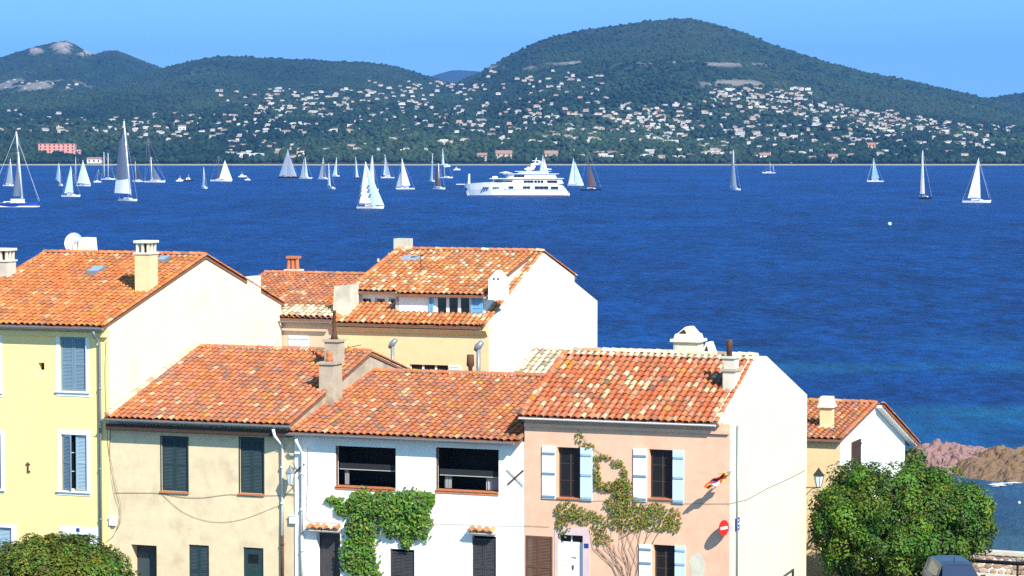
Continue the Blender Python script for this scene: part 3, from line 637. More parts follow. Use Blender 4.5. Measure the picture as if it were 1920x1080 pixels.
for i in range(3): z = q[2]+(q[3]-q[2])*i/2; b.box(q[0]-.03, q[1]+.03, VB+.03, VB+.05, z-.012, z+.012)
b.build('grille', 'iron', dr); q = R(469, 1067, 481, 1068.5, VB); MB().box(q[0], q[1], VB+.05, VB+.06, q[2], q[3]).build('letter_slot', 'rust', dr)
MB().box(UB0+.05, UB1-.05, VB-.42, VB+.02, 10.80, 10.93).box(UB0+.05, UB1-.05, VB-.46, VB-.42, 10.82, 11.06).build('fascia_board', 'dark_wood', HB)
gutter(HB, UB0-.02, UB1+.1, VB-.60, 11.25, r=.085)
u = on_v(531, 900, VB)[0]; pipe(HB, [(u-.12, VB-.62, 11.12), (u-.1, VB-.55, 10.85), (u, VB-.10, 10.45), (u, VB-.10, 6.95)], .058, 'white_paint', clips=(9.6, 8.2)); pipe(HB, [(u, VB-.10, 6.95), (u, VB-.10, 4.9)], .062, 'rust', clips=(6.6,))
for px, py in ((213, 978), (551, 974)):
    u, z = on_v(px, py, VB); bx = MB().box(u-.14, u+.14, VB-.13, VB+.01, z-.14, z+.14).box(u-.16, u+.16, VB-.15, VB-.005, z+.14, z+.17); bx.build('meter_box', 'white_paint', HB)
# weathered chimneys
s_ = (11.32, 13.38)
u, v, z = on_roof(615, 765, V0, 11.1, 101.0, 12.7); ub_ = UB1+.25
zt = on_v(620, 682, 97.0)[1]; UC1 = on_v(620, 720, 97.0)[0]; cb = stack(RB, UC1, 97.0, 11.3, zt, .62, .85, 'grey_render', 'slab', capm='grey_render')
z2 = on_v(625, 640, 99.3)[1]; UC2 = on_v(627, 660, 99.3)[0]; cb2 = stack(RB, UC2, 99.3, 11.9, z2, .62, .6, 'grey_render', 'slab', capm='grey_render')
zp = on_v(624, 582, 99.3)[1]; MB().lathe(UC2, 99.3, [(.17, z2+.08), (.11, z2+.28), (.075, z2+.5), (.06, zp-.1), (.085, zp-.08), (.07, zp)], 10).build('flue_pipe', 'rust', cb2, True)
MB().lathe(UC1-.05, 97.0, [(.16, zt+.09), (.14, zt+.22), (.10, zt+.30), (.12, zt+.34), (.12, zt+.5)], 10).build('chimney_pot', 'terracotta', cb, True)
cover = MB(); cover_run(cover, ((UB0+.13, VB-.5, 11.40), (UB0+.13, 101.0, 13.66)), .14, 'straw'); cover.build('mortar_verge', ['tile'], RB)
# ------------------------------------------------------------------ white house with two loggias
UW0, UW1 = UB1+.012, on_v(983, 950, V0)[0]
wo1, wo2 = R(629, 838, 742, 915), R(817, 841, 935, 922); wd1, wd2, wd3 = R(594, 999, 638, 1120), R(885, 1005, 930, 1120), R(731, 1030, 777, 1120)
HW, RW = house('white_house', 'white terrace house with two wide dark loggias and a green creeper', UW0, UW1, V0, 10.98, 101.2, 12.58, 108.6, 11.0, ('white_render', 'white_render'), 'old', [wo1, wo2, wd1, wd2, wd3], over=.42, left=False, roof_u=(UW0-.12, UW1-.06))
for j, (a, e, c, d) in enumerate((wo1, wo2)):
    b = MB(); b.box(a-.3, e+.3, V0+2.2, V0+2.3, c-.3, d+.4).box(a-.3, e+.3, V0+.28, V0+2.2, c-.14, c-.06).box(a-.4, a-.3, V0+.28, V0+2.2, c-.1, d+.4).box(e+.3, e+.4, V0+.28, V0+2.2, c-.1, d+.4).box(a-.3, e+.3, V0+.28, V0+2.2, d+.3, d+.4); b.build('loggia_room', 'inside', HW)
    b = MB(); zb = c+(d-c)*(.50, .42)[j]; b.box(a+.05, e-.12, V0+.30, V0+.36, zb-.12, zb+.10); b.box(a+.05, e-.12, V0+.28, V0+.38, zb-.145, zb-.12, 1); b.build('rolled_blind', ['blind', 'concrete'], HW)
    for k, (x0, x1) in enumerate(((.08, .20), (.74, .95)) if j else ((.08, .16),)):
        b = MB(); n = 14; X0, X1 = a+(e-a)*x0, a+(e-a)*x1
        b.loft([[(X0+(X1-X0)*i/n, V0+.42+.03*math.sin(i*2.1), z) for i in range(n+1)] for z in (c+.05, zb-.12)], 0, False, False); b.build('curtain', 'curtain', HW)
    b = MB()
    for i in range(8): b.box(a+(e-a)*i/8+.01, a+(e-a)*(i+1)/8-.01, V0-.06, V0+.30, c-.005, c+.035)
    b.box(a, e, V0-.03, V0+.0, c-.10, c-.012); b.build('sill', 'terracotta', HW)
    MB().box(a+.01, a+.06, V0+.05, V0+.1, c+.035, d-.02).build('loggia_post', 'brown_wood', HW)
for r, nm in ((wd2, 0), (wd3, 1)):
    mm = (r[0]+r[1])/2
    for a, e in ((r[0]+.01, mm-.005), (mm+.005, r[1]-.01)): shutter(HW, a, e, r[2], r[3]-.10, V0+.06, 'grey_paint', 'louvre')
MB().box(wd1[0], wd1[1], V0+.32, V0+.38, wd1[2], wd1[3]).box(wd1[0]+.1, wd1[0]+.62, V0+.30, V0+.32, wd1[2]+.1, wd1[3]-.5).build('door', 'grey_paint', HW)
for (x0, x1, y, nt) in ((577, 642, 986, 5), (880, 933, 991, 4)):
    a, e, _, z = R(x0, y, x1, y+8); b = MB(); tiles(b, a, e, V0-.38, z-.10, V0, z+.02, 'pale', (e-a)/nt, .42)
    b.box(a+.03, e-.03, V0-.32, V0+.0, z-.17, z-.13, 0, (.6, .5, .35)); b.build('door_canopy', ['tile'], HW)
gutter(HW, UW0-.14, UW1-.24, V0-.48, 10.96, r=.085)
u = on_v(568, 930, V0)[0]; pipe(HW, [(u-.05, V0-.50, 10.76), (u-.03, V0-.45, 10.6), (u, V0-.10, 10.2), (u, V0-.10, 7.0)], .058, 'white_paint', clips=(9.4, 8)); pipe(HW, [(u, V0-.10, 7.0), (u, V0-.10, 4.9)], .06, 'concrete', clips=(6.4,))
def xanchor(parent, px, py, w=.62):
    u, z = on_v(px, py, V0); b = MB(); w /= 2
    for s in (-1, 1): b.loft([[(u-w+dx, V0-.05+.012*s, z-s*w*.9+dz), (u-w+dx, V0-.02+.012*s, z-s*w*.9+dz), (u+w+dx, V0-.02+.012*s, z+s*w*.9+dz), (u+w+dx, V0-.05+.012*s, z+s*w*.9+dz)] for dx, dz in ((-.02, .025), (.02, -.025))], 0)
    b.build('wall_anchor', 'rust', parent)
xanchor(HW, 967, 895); xanchor(HB, 560, 880, .5)
MB().prism_u([(101.1, 12.2), (103, 12.2), (103, 12.4), (101.1, 12.4)], UW0+.3, UW1-.3).build('ridge_beam', 'deck', RW)
# ------------------------------------------------------------------ pink house
UP0, UP1 = UW1+.012, on_v(1368, 1000, V0)[0]
pw1, pw2, pw3 = R(1045, 839, 1088, 934), R(1217, 843, 1262, 935), R(1225, 1022, 1265, 1090); pd = R(1046, 1003, 1093, 1116); psh = R(986, 1005, 1036, 1120)
HP, RP = house('pink_house', 'pink terrace house with white plank shutters and blank pale side gable', UP0, UP1, V0, 11.93, 98.6, 13.86, 104.8, 11.95, ('pink_render', 'side_render'), 'pink', [pw1, pw2, pw3, pd, psh], over=.28, left=True, ridge_pal='straw', roof_u=(UP0-.18, UP1-.34), parapet=.16, left_walls='cream_render')
b = MB(); b.prism_u([(V0-.2, 11.88+.12), (98.6, 13.86+.19), (98.6, 13.86+.08), (V0-.2, 11.88)], UP1-.62, UP1-.31); b.build('mortar_verge', 'mortar', RP)
for r, L_, Rr in ((pw1, R(1017, 836, 1043, 935), R(1089, 839, 1112, 938)), (pw2, R(1188, 841, 1214, 940), R(1262, 844, 1284, 943)), (pw3, R(1199, 1020, 1223, 1088), R(1266, 1022, 1287, 1090))):
    shutter(HP, *L_, V0-.07, 'white_paint', 'plank', 'bluegrey_paint'); shutter(HP, *Rr, V0-.09, 'blue_white_paint', 'plank', 'paleblue_shutter')
    window(HP, r, V0, .22, (1, 2), 'dark_wood'); b = MB()
    b.box(r[0]-.02, r[1]+.02, V0-.07, V0+.22, r[2]-.04, r[2]+.01); b.build('sill', 'terracotta', HP)
    n = 10; a, e = r[0]+.06, r[0]+(r[1]-r[0])*.4; b = MB(); b.loft([[(a+(e-a)*i/n, V0+.34+.02*math.sin(i*2.2), z) for i in range(n+1)] for z in (r[2]+.05, r[2]+(r[3]-r[2])*.42)], 0, False, False); b.build('curtain', 'curtain', HP)
o = R(1040, 990, 1106, 1120); b = MB(); i_ = pd; b.box(o[0], i_[0], V0-.02, V0+.01, o[2], o[3]); b.box(i_[1], o[1], V0-.02, V0+.01, o[2], o[3]); b.box(i_[0], i_[1], V0-.02, V0+.01, i_[3], o[3])
M['lilac'] = mat('lilac_render', (.62, .46, .46), .9, .1, 3); b.build('door_surround', 'lilac', HP)
a, e, c, d = pd; tz = d-.28; b = MB(); b.box(a, e, V0+.13, V0+.2, tz-.12, tz); b.box(a, a+.05, V0+.13, V0+.2, tz, d); b.box(e-.05, e, V0+.13, V0+.2, tz, d); b.box((a+e)/2-.02, (a+e)/2+.02, V0+.14, V0+.19, tz, d); b.box(a, e, V0+.13, V0+.2, d-.04, d)
tr = b.build('transom', 'white_paint', HP); MB().box(a+.02, e-.02, V0+.17, V0+.18, tz, d-.02).build('pane', 'glass', tr)
sp = a+(e-a)*.72; b = MB(); b.box(a, sp-.006, V0+.12, V0+.17, c, tz-.12); b.box(sp+.006, e, V0+.14, V0+.19, c, tz-.12)
for z0_, z1_ in ((.55, .85), (.1, .48)): b.box(a+.1, sp-.1, V0+.105, V0+.12, c+(tz-c)*z0_, c+(tz-c)*z1_)
dr = b.build('door', 'white_paint', HP); b = MB(); b.box(sp-.16, sp-.12, V0+.07, V0+.105, c+.95, c+1.12); b.box(sp-.2, sp-.02, V0+.095, V0+.115, c+1.38, c+1.41); b.build('handle', 'iron', dr)
p = R(1096, 1019, 1104, 1027); MB().box(p[0], p[1], V0-.04, V0-.02, p[2], p[3]).build('number_plate', 'plate_blue', HP)
mm = (psh[0]+psh[1])/2
for a, e in ((psh[0], mm-.005), (mm+.005, psh[1])): shutter(HP, a, e, psh[2], psh[3], V0-.02, 'brown_wood', 'louvre', 'brown_wood')
MB().box(psh[0]-.02, psh[1]+.02, V0+.03, V0+.08, psh[2], psh[3]).build('window', 'glass', HP)
gutter(HP, UP0-.12, on_v(1346, 797, V0)[0], V0-.34, 11.90, 'white_paint', .065)
MB().box(UP0+.02, UP1-.02, V0-.10, V0+.01, 11.55, 11.68).build('cornice', 'pink_render', HP)
rr_ = random.Random(9); u, z = on_v(1308, 1060, V0); b = MB(); pts = [(u+.38*math.cos(t)*rr_.uniform(.6, 1.1), z+.5*math.sin(t)*rr_.uniform(.7, 1.15)) for t in np.linspace(0, 6.1, 16)]; b.prism_v(pts, V0-.006, V0+.01); b.build('render_patch', 'weathered_render', HP)
# chimney on its right verge
v = 96.2; u = on_v(1371, 710, v)[0]; zt = on_v(1372, 672, v)[1]; cp = stack(RP, u, v, 11.6, zt-.45, .44, .75, 'weathered_render', 'slab', capm='grey_render'); MB().box(u-.2, u+.2, v-.33, v+.33, zt-.36, zt+.02).box(u-.26, u+.26, v-.4, v+.4, zt+.02, zt+.1).build('upper_stack', 'weathered_render', cp)
zp = on_v(1367, 636, v)[1]; MB().lathe(u-.04, v-.12, [(.11, zt+.1), (.105, zp-.25), (.12, zp-.22), (.12, zp)], 12).build('flue_pipe', 'rust', cp, True)
# side pipe and brackets on the blank gable
q0 = on_u(1383, 798, UP1+.06); q1 = on_u(1389, 1085, UP1+.06); pipe(HP, [(UP1+.06, q0[0], q0[1]), (UP1+.06, q0[0]+.02, q1[1]-1)], .03, 'zinc', 'side_pipe')
v, z = on_u(1462, 1072, UP1); b = MB(); b.tube([(UP1, v-.6, z-.32), (UP1+.5, v+.1, z+.08)], .045, 6); b.tube([(UP1+.5, v+.1, z+.12), (UP1+.5, v+.1, z-.25)], .05, 6); b.build('wall_bracket', 'iron', HP)
# ------------------------------------------------------------------ the back house with the white gable
VM0 = 109.5; UM0, UM1 = on_v(630, 650, VM0)[0], on_v(917, 650, VM0)[0]
mz, mr, mv = 14.22, 17.03, 116.6; slope = (mr-mz)/(mv-VM0)
mlow = R(768, 684, 840, 712, VM0)
HM = thing('dormer_house', 'back house with ochre front, wide roof windows and big white gable', 'house', (UM0, VM0, 5.0))
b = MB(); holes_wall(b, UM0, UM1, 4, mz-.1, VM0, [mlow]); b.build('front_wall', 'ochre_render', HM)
MB().prism_u([(VM0+.01, 4), (124.2, 4), (124.2, 14.42), (120.8, 15.50), (120.8, 15.78), (mv, mr), (VM0+.01, mz-.05)], UM1-.3, UM1).build('gable_wall', 'white_render', HM)
MB().prism_u([(VM0+.01, 4), (124.2, 4), (124.2, 14.42), (mv, mr-.1), (VM0+.01, mz-.15)], UM0, UM0+.3).build('gable_wall', 'weathered_render', HM)
MB().box(UM0+.3, UM1-.3, 123.9, 124.19, 4, 14.4).build('rear_wall', 'white_render', HM)
VD1, VD2 = 111.15, 110.30; UD = on_v(756, 560, VD1)[0]; ze2 = on_v(800, 548, VD1-.25)[1]
b = MB(); s2 = (mr+.05-ze2)/(mv-(VD1-.35))
tiles(b, UM0-.05, UD+.1, VD1-.35, ze2, mv, mr+.05, 'pale', .27, .38)
tiles(b, UD+.1, UM1-.45, VD2-.35, ze2-.03, mv, mr+.05, 'pale', .27, .38)
tiles(b, UM1-.47, UM1-.01, VM0-.35, mz-.06, mv, mr+.05, 'pale', .23, .38)
tiles(b, UM0-.05, UD, VM0-.35, mz-.1, VD1, mz-.1+(VD1-VM0+.35)*.40, 'pale', .27, .38)
tiles(b, UD, UM1-.02, VM0-.35, mz-.1, VD2, mz-.1+(VD2-VM0+.35)*.40, 'pale', .27, .38)
tiles(b, UM0, UM1-.02, 121.3, 15.72, mv, mr+.05, 'pale', .27, .38)
cover_run(b, ((UM0, mv, mr+.11), (UM1, mv, mr+.11)), .13, 'pale'); cover_run(b, ((UM0, VD1-.3, ze2+.07), (UM0, mv, mr+.1)), .1, 'pale')
cover_run(b, ((UM1-.1, 121.3, 15.76), (UM1-.1, mv, mr+.1)), .1, 'pale')
RM = b.build('roof', ['tile'], HM)
b = MB(); b.prism_u([(VD1-.33, ze2-.02), (mv, mr+.03), (mv, mr-.09), (VD1-.33, ze2-.12)], UM0-.03, UD+.1).prism_u([(VD2-.33, ze2-.05), (mv, mr+.03), (mv, mr-.09), (VD2-.33, ze2-.15)], UD+.1, UM1-.46)
b.prism_u([(mv, mr+.03), (121.3, 15.70), (124.3, 14.35), (124.3, 14.25), (121.3, 15.5), (mv, mr-.09)], UM0+.03, UM1-.31); b.prism_u([(VM0-.32, mz-.13), (VD1, mz-.12+(VD1-VM0+.35)*.40), (VD1, mz-.3), (VM0-.3, mz-.25)], UM0, UM1-.31); b.build('roof_deck', 'deck', RM)
d1h = [R(677+i*26, 558, 696+i*26, 572, VD1) for i in range(3)]
b = MB(); holes_wall(b, UM0, UD, mz-.3, ze2+.02, VD1, d1h, .15); DL = b.build('dormer', 'white_render', HM)
for r in d1h: window(HM, r, VD1, .1, (0, 0))
d2h = [R(817, 553, 882, 599, VD2)]
b = MB(); holes_wall(b, UD, UM1-.46, mz-.4, ze2+.02, VD2, d2h, .25); b.prism_u([(VD2, mz-.3), (VD2, ze2-.03), (mv, mr-.06), (mv, mr-.5)], UM1-.50, UM1-.46); b.box(UD-.02, UD+.16, VD2, VD1+1.2, mz-.3, ze2-.1)
b.prism_u([(VD2-.0, mz-.2), (VD1+.6, mz-.2), (VD1+.6, ze2+.15), (VD2, ze2-.2)], UD-.02, UD+.02); b.build('dormer', 'white_render', HM)
a, e, c, d = d2h[0]; b = MB()
for k in range(4): x = a+(e-a)*k/3; b.box(x-.07, x+.07, VD2+.06, VD2+.14, c, d)
b.box(a, e, VD2+.06, VD2+.14, d-.07, d); wf = b.build('window', 'white_paint', HM); MB().box(a, e, VD2+.10, VD2+.11, c, d).build('pane', 'glass', wf)
for q in (R(883, 553, 906, 599, VD2-.06), R(804, 553, 812, 599, VD2-.06)): shutter(HM, q[0], q[1], q[2], q[3], VD2-.07, 'blue_paint', 'louvre', 'blue_paint')
MB().box(UD+.1, UM1-.35, VD2-.24, VD2-.16, ze2-.17, ze2-.10).build('gutter', 'concrete', HM)
MB().prism_u([(VM0-.3, mz-.3), (VM0, mz-.3), (VM0, mz-.55), (VM0-.12, mz-.5)], UM0, UM1-.05).build('cornice', 'ochre_render', HM)
a, e, c, d = mlow; b = MB()
for k in range(4): x = a+(e-a)*k/3; b.box(x-.05, x+.05, VM0+.1, VM0+.16, c, d)
wf = b.build('window', 'white_paint', HM); MB().box(a, e, VM0+.12, VM0+.13, c, d).build('pane', 'glass', wf)
for q in (R(740, 685, 766, 712, VM0), R(842, 685, 864, 712, VM0)):
    shutter(HM, *q, VM0-.06, 'white_paint', 'louvre', 'blue_white_paint')
# stub wall at its left, plain chimney behind the ridge, little gabled vent
u = on_v(645, 560, 110.2)[0]; b = MB(); b.loft([[(u-.42, v_, 13.9), (u+.42, v_, 13.9), (u+.42, v_, on_v(645, 533, 110.2)[1]), (u-.30, v_, on_v(645, 536, 110.2)[1])] for v_ in (109.8, 110.9)], 0); b.build('stub_wall', 'weathered_render', HM)
u = on_v(756, 460, 118.2)[0]; stack(HM, u, 118.2, 15.8, on_v(756, 447, 118.2)[1], .7, .7, 'weathered_render', None)
u, v = on_v(930, 530, 109.9)[0], 110.2; z1 = on_v(930, 524, 109.9)[1]; z2 = on_v(930, 507, 109.9)[1]; b = MB(); b.loft([[(u-.36, y, z1-.9), (u+.36, y, z1-.9), (u+.36, y, z1), (u, y, z2), (u-.36, y, z1)] for y in (v-.3, v+.35)], 0); vt = b.build('chimney', 'white_render', HM)
b = MB(); b.tube([(u-.09, v-.32, z1+.03), (u-.09, v-.2, z1+.03)], .045, 8).tube([(u+.11, v-.32, z1+.03), (u+.11, v-.2, z1+.03)], .045, 8); b.build('vent_hole', 'iron', vt)
u, v, z = on_roof(770, 489, VM0, mz+.45, mv, mr+.1); b = MB(); s = .28
for k in range(3): b.loft([[(u-.42+.28*k, v-.3, z-.3*s+q), (u-.18+.28*k, v-.3, z-.3*s+q), (u-.18+.28*k, v+.3, z+.3*s+q), (u-.42+.28*k, v+.3, z+.3*s+q)] for q in (.05, .16)], 0)
b.build('skylight', 'sky_glass', HM)
for px, pm, pt, r in ((736, 712, 645, .08), (897, 712, 650, .09)):
    v = 107.2; u = on_v(px, 690, v)[0]; zt = on_v(px, pt, v)[1]; zb = on_v(px, pm, v)[1]
    b = MB(); b.tube([(u, v, zb-.8), (u, v, zt-.1)], r, 10); b.tube([(u-.12, v, zt-.18), (u-.03, v, zt-.02), (u+.16, v, zt+.2)], [r*1.2, r*1.7, r*1.3], 10)
    b.build('vent_pipe', 'zinc', RW, True)
v = 106.5; u = on_v(882, 690, v)[0]; zt = on_v(882, 665, v)[1]; MB().lathe(u, v, [(.09, zt-1.7), (.09, zt-.55), (.17, zt-.45), (.15, zt)], 12).build('chimney_pot', 'rust', RW, True)
u, v = on_v(1040, 490, 117.9)[0]-.8, 118.0; MB().lathe(u, v, [(.3, 16.4), (.3, 16.75), (.2, 16.95), (.05, 17.0)], 10).build('roof_vent', 'white_render', HM, True)
# ------------------------------------------------------------------ its taupe neighbour
UN0, UN1 = on_v(470, 650, VM0)[0]-3, UM0-.012
nwin = R(541, 629, 580, 664, VM0)
HN, RN = house('taupe_house', 'low taupe back house with a weathered pinkish tile roof', UN0, UN1, VM0+.02, mz-.02, 117.2, on_v(590, 512, 117.2)[1]-.2, 124, mz, ('taupe_render', 'taupe_render'), 'old', [nwin], z0=4, left=False)
a, e, c, d = nwin; shutter(HN, a, (a+e)/2-.005, c, d, VM0-.03, 'blue_white_paint', 'plank'); shutter(HN, (a+e)/2+.005, e, c, d, VM0-.03, 'blue_white_paint', 'plank'); gutter(HN, UN0, UN1-.05, VM0-.42, mz-.08)
b = MB(); tiles(b, UN0, UN1-.1, VM0-.30, mz+.12, VM0+1.15, mz+.53, 'straw', .27, .4); b.build('eave_tiles', ['tile'], RN)
u, v = on_v(551, 505, 118.2)[0], 118.2; z0_ = on_v(551, 508, v)[1]; zt = on_v(551, 480, v)[1]; b = MB(); b.box(u-.4, u+.4, v-.3, v+.3, z0_-.6, z0_+.08); cn = b.build('chimney', 'cream_render', RN)
b = MB()
for x in (-.22, 0, .22):
    b.tube([(u+x*1.1, v-.1, z0_+.08), (u+x*.9, v-.1, zt-.12)], .10, 8)
b.box(u-.3, u+.3, v-.25, v+.2, zt-.12, zt); b.build('chimney_pot', 'terracotta', cn)
# ------------------------------------------------------------------ the house behind the pink one (straw-coloured tiles)
UK0, UK1 = on_v(965, 700, 105.2)[0], on_v(1346, 668, 107.5)[0]
HK, RK = house('straw_roof_house', 'house behind the pink one, roof of pale straw-coloured tiles', UK0, UK1, 105.3, 12.35, 107.6, on_v(1100, 655, 107.6)[1]-.2, 108.9, 12.5, ('cream_render', 'cream_render'), 'straw', z0=3, over=.1)
u, v = on_v(1291, 650, 106.5)[0], 106.5; zb_, zc, zd, zt = [on_v(1291, q, v)[1] for q in (672, 640, 630, 612)]
b = MB(); b.box(u-.52, u+.52, v-.42, v+.42, zb_-1.2, zc).box(u-.64, u+.64, v-.54, v+.54, zc, zc+.11).frustum(u, v, zc+.11, zd+.1, .52, .44, .46, .40); ck = b.build('chimney', 'cream_render', RK)
b = MB(); zz = zd+.1; b.prism_v([(u-.40, zz), (u+.40, zz), (u+.12, zt), (u-.04, zt)], v-.36, v+.36); cc_ = b.build('chimney_cap', 'cream_render', ck)
b = MB(); b.prism_v([(u-.30, zz+.03), (u+.02, zz+.03), (u-.08, zt-.10)], v-.40, v-.355); b.build('smoke_opening', 'inside', ck)  # solid dark triangle painted to read as the shaded opening
q = MB(); q.box(u-.47, u-.36, v-.44, v-.421, zc-.6, zc-.1); q.build('vent_slot', 'concrete', ck)
for px, w, y0, y1 in ((1328, .30, 641, 670), (1316, .24, 657, 672)):
    u, v = on_v(px, 660, 106.0)[0], 106.0+(px == 1316)*-.3; z0_, z1 = on_v(px, y1, v)[1], on_v(px, y0, v)[1]; b = MB()
    b.prism_v([(u-w, z0_-.5), (u+w*1.15, z0_-.5), (u+w*1.15, z0_), (u+w*.35, z1), (u+.0, z1), (u-w*.9, z0_)], v-.35, v+.35); vv = b.build('roof_vent', 'white_render', RK)
    b = MB(); b.prism_v([(u-w*.55, z0_+.10), (u+w*.45, z0_+.10), (u+.05, z0_+(z1-z0_)*.82)], v-.38, v-.345); b.build('vent_opening', 'inside', vv)  # dark solid face in place of the shade in the vent
# ------------------------------------------------------------------ small house by the water
VS = 112.0; US1 = on_v(1575, 900, VS)[0]; US0 = on_v(1500, 850, VS)[0]-2.0
vap, zap = on_u(1640, 760, US1); ver, zer = on_u(1697, 822, US1); zfe = on_v(1574, 824, VS)[1]
HS, RS_ = house('cottage', 'small white-gabled cottage by the rocks, tiles mottled orange and grey', US0, US1, VS, zfe, vap, zap, ver, zer, ('ochre_render', 'white_render'), 'old', z0=0, over=.3, roof_u=(US0, US1+.12), drop=.06)
b = MB(); sb = (zap-zer)/(ver-vap)
b.prism_u([(vap, zap+.02), (ver+1.2, zer-sb*1.2+.02), (ver+1.2, zer-sb*1.2-.10), (vap, zap-.10)], US1, US1+.34); b.build('verge_board', 'white_paint', HS)
b = MB(); tiles(b, US1-.2, US1+.46, ver+1.3, zer-sb*1.3+.06, vap, zap+.06, 'old', .22, .38); cover_run(b, ((US1+.38, ver+1.3, zer-sb*1.3+.10), (US1+.38, vap, zap+.12)), .1, 'pale'); b.build('verge_tiles', ['tile'], RS_)
q0, q1 = on_u(1596, 860, US1)[0], on_u(1612, 860, US1)[0]; zt, zb = on_u(1604, 826, US1)[1], on_u(1604, 904, US1)[1]
b = MB(); b.box(US1+.005, US1+.06, q0, q1, zb, zt)
for z in (zt-.2, zb+.25): b.box(US1+.03, US1+.09, q0+.02, q1+.08, z-.03, z+.03)
b.build('shutter', 'dark_wood', HS)
u, v, z = on_roof(1548, 803, VS, zfe+.06, vap, zap+.06); zt = on_v(1548, 764, v)[1]; c = stack(RS_, u, v+.25, z-.5, zt, .52, .5, 'ochre_render'); zq = on_v(1548, 744, v)[1]
b = MB(); b.box(u-.36, u+.36, v-.11, v+.61, zt, zt+.07).frustum(u, v+.25, zt+.07, zt+.3, .33, .32, .27, .26).frustum(u, v+.25, zt+.3, zq, .27, .26, .25, .24); b.build('chimney_cap', 'cream_render', c)
MB().box(u-.36, u+.36, v-.1, v+.6, z-.15, z+.08).build('flashing', 'mortar', c)
# ------------------------------------------------------------------ things fixed to the walls and roofs
def dish(name, label, px, py, v, r, m, face):
    u, z = on_v(px, py, v); o = thing(name, label, 'satellite dish', (u, v, z)); f = Vector(face).normalized(); s = f.cross(Vector((0, 0, 1))).normalized(); up = s.cross(f); b = MB()
    C_ = Vector((u, v, z)); rings = []
    for q, w in ((1, .0), (.8, -.07), (.5, -.13), (.05, -.16), (.05, -.19), (.5, -.16), (.8, -.10), (1.0, -.03)):
        rings.append([C_+f*(w*r*2)+(s*math.cos(t)*.88+up*math.sin(t))*r*q for t in [2*math.pi*k/24 for k in range(24)]])
    b.loft(rings, 0, False); b.build('reflector', m, o, True)
    b = MB(); p = C_-up*r*.95; tip = C_+f*r*.9-up*r*.25; b.tube([p, tip], .025, 6); b.lathe(tip.x, tip.y, [(.06, tip.z-.07), (.06, tip.z+.07)], 8); b.build('feed_arm', 'ochre_render', o)
    b = MB(); b.tube([C_-f*r*.4, C_-f*r*.5-Vector((0, 0, r*1.6))], .03, 6); b.build('mount', 'zinc', o); return o
M['dish'] = mat('dish_grey', (.52, .56, .60), .5, .05, 3)
dish('satellite_dish', 'large pale grey satellite dish behind the yellow house ridge', 138, 455, 102.9, .46, 'dish', (.35, -1, .35))
dish('satellite_dish', 'small grey satellite dish at the back house roof edge', 724, 488, 116.2, .40, 'dish', (-.9, -.45, .3))
def lantern(label, px, py, v, wallu, m, cap, w=.17, h=.52, arm='v', s=1):
    u, z = on_v(px, py, v); o = thing('wall_lantern', label, 'lantern', (u, v, z)); b = MB()
    b.loft([[(u+rr*math.cos(t), v+rr*math.sin(t), z+zz) for t in [math.pi*k/3 for k in range(6)]] for rr, zz in ((w*.5, -h*.5), (w, h*.22))], 0); b.build('lamp_glass', m, o)
    b = MB(); b.loft([[(u+rr*math.cos(t), v+rr*math.sin(t), z+zz) for t in [math.pi*k/3 for k in range(6)]] for rr, zz in ((w*1.18, h*.22), (w*1.1, h*.28), (w*.55, h*.5), (w*.3, h*.6), (w*.12, h*.72))], 0); b.lathe(u, v, [(w*.55, -h*.56+z), (w*.5, -h*.5+z)], 6); b.build('lamp_cap', cap, o)
    b = MB(); b.loft([[(u+(rr+.012)*math.cos(t)+dx*.01, v+(rr+.012)*math.sin(t), z+zz) for dx in (-1, 1)] for rr, zz in ((w*.5, -h*.5), (w, h*.22)) for t in (0,)], 0, False, False)
    for k in range(6):
        t = math.pi*k/3; b.tube([(u+w*.5*math.cos(t), v+w*.5*math.sin(t), z-h*.5), (u+w*math.cos(t), v+w*math.sin(t), z+h*.22)], .012, 4)
    b.build('lamp_frame', cap, o)
    b = MB(); wp = wallu; b.tube([wp, (u, v, z-h*.56)], .022, 6)
    b.tube([(wp[0], wp[1], wp[2]-.3), ((wp[0]+u)/2, (wp[1]+v)/2, (wp[2]+z-h*.56)/2-.05), (u, v, z-h*.56)], .016, 5); b.build('bracket', 'rust' if cap != 'iron' else 'iron', o); return o
u, z = on_v(552, 905, V0); lantern('grey lantern with white glass on the wall between beige and white houses', 544, 893, V0-.42, (u, V0, z-.1), 'lamp_glass', 'zinc', .17, .6)
v, z = on_u(1511, 914, UP1); lantern('black lantern on the rear edge of the pale side gable', 1535, 898, 104.9, (UP1, 104.7, z), 'lamp_glass', 'iron', .2, .62)
# no-entry sign
u, z = on_v(1357, 990, V0-.36); sg = thing('no_entry_sign', 'round red no-entry sign with white bar on the pink wall', 'road sign', (u, V0-.36, z)); n_ = Vector((.93, -.36, 0)).normalized(); s_ = Vector((.36, .93, 0)).normalized(); C_ = Vector((u, V0-.36, z))
def disc(r, d0, d1): return [[C_+n_*dd+s_*r*math.cos(t)+Vector((0, 0, r*math.sin(t))) for t in [2*math.pi*k/28 for k in range(28)]] for dd in (d0, d1)]
MB().loft(disc(.29, -.01, .01)).build('sign_face', 'red', sg); b = MB(); b.loft([[C_+n_*dd+s_*x+Vector((0, 0, y)) for x, y in ((-.2, -.05), (.2, -.05), (.2, .05), (-.2, .05))] for dd in (.011, .016)], 0); b.build('white_bar', 'white_paint', sg)
b = MB()
for zz in (.12, -.12): b.tube([(u, V0-.36, z+zz), (u+.1, V0, z+zz)], .015, 5)
b.build('bracket', 'zinc', sg)
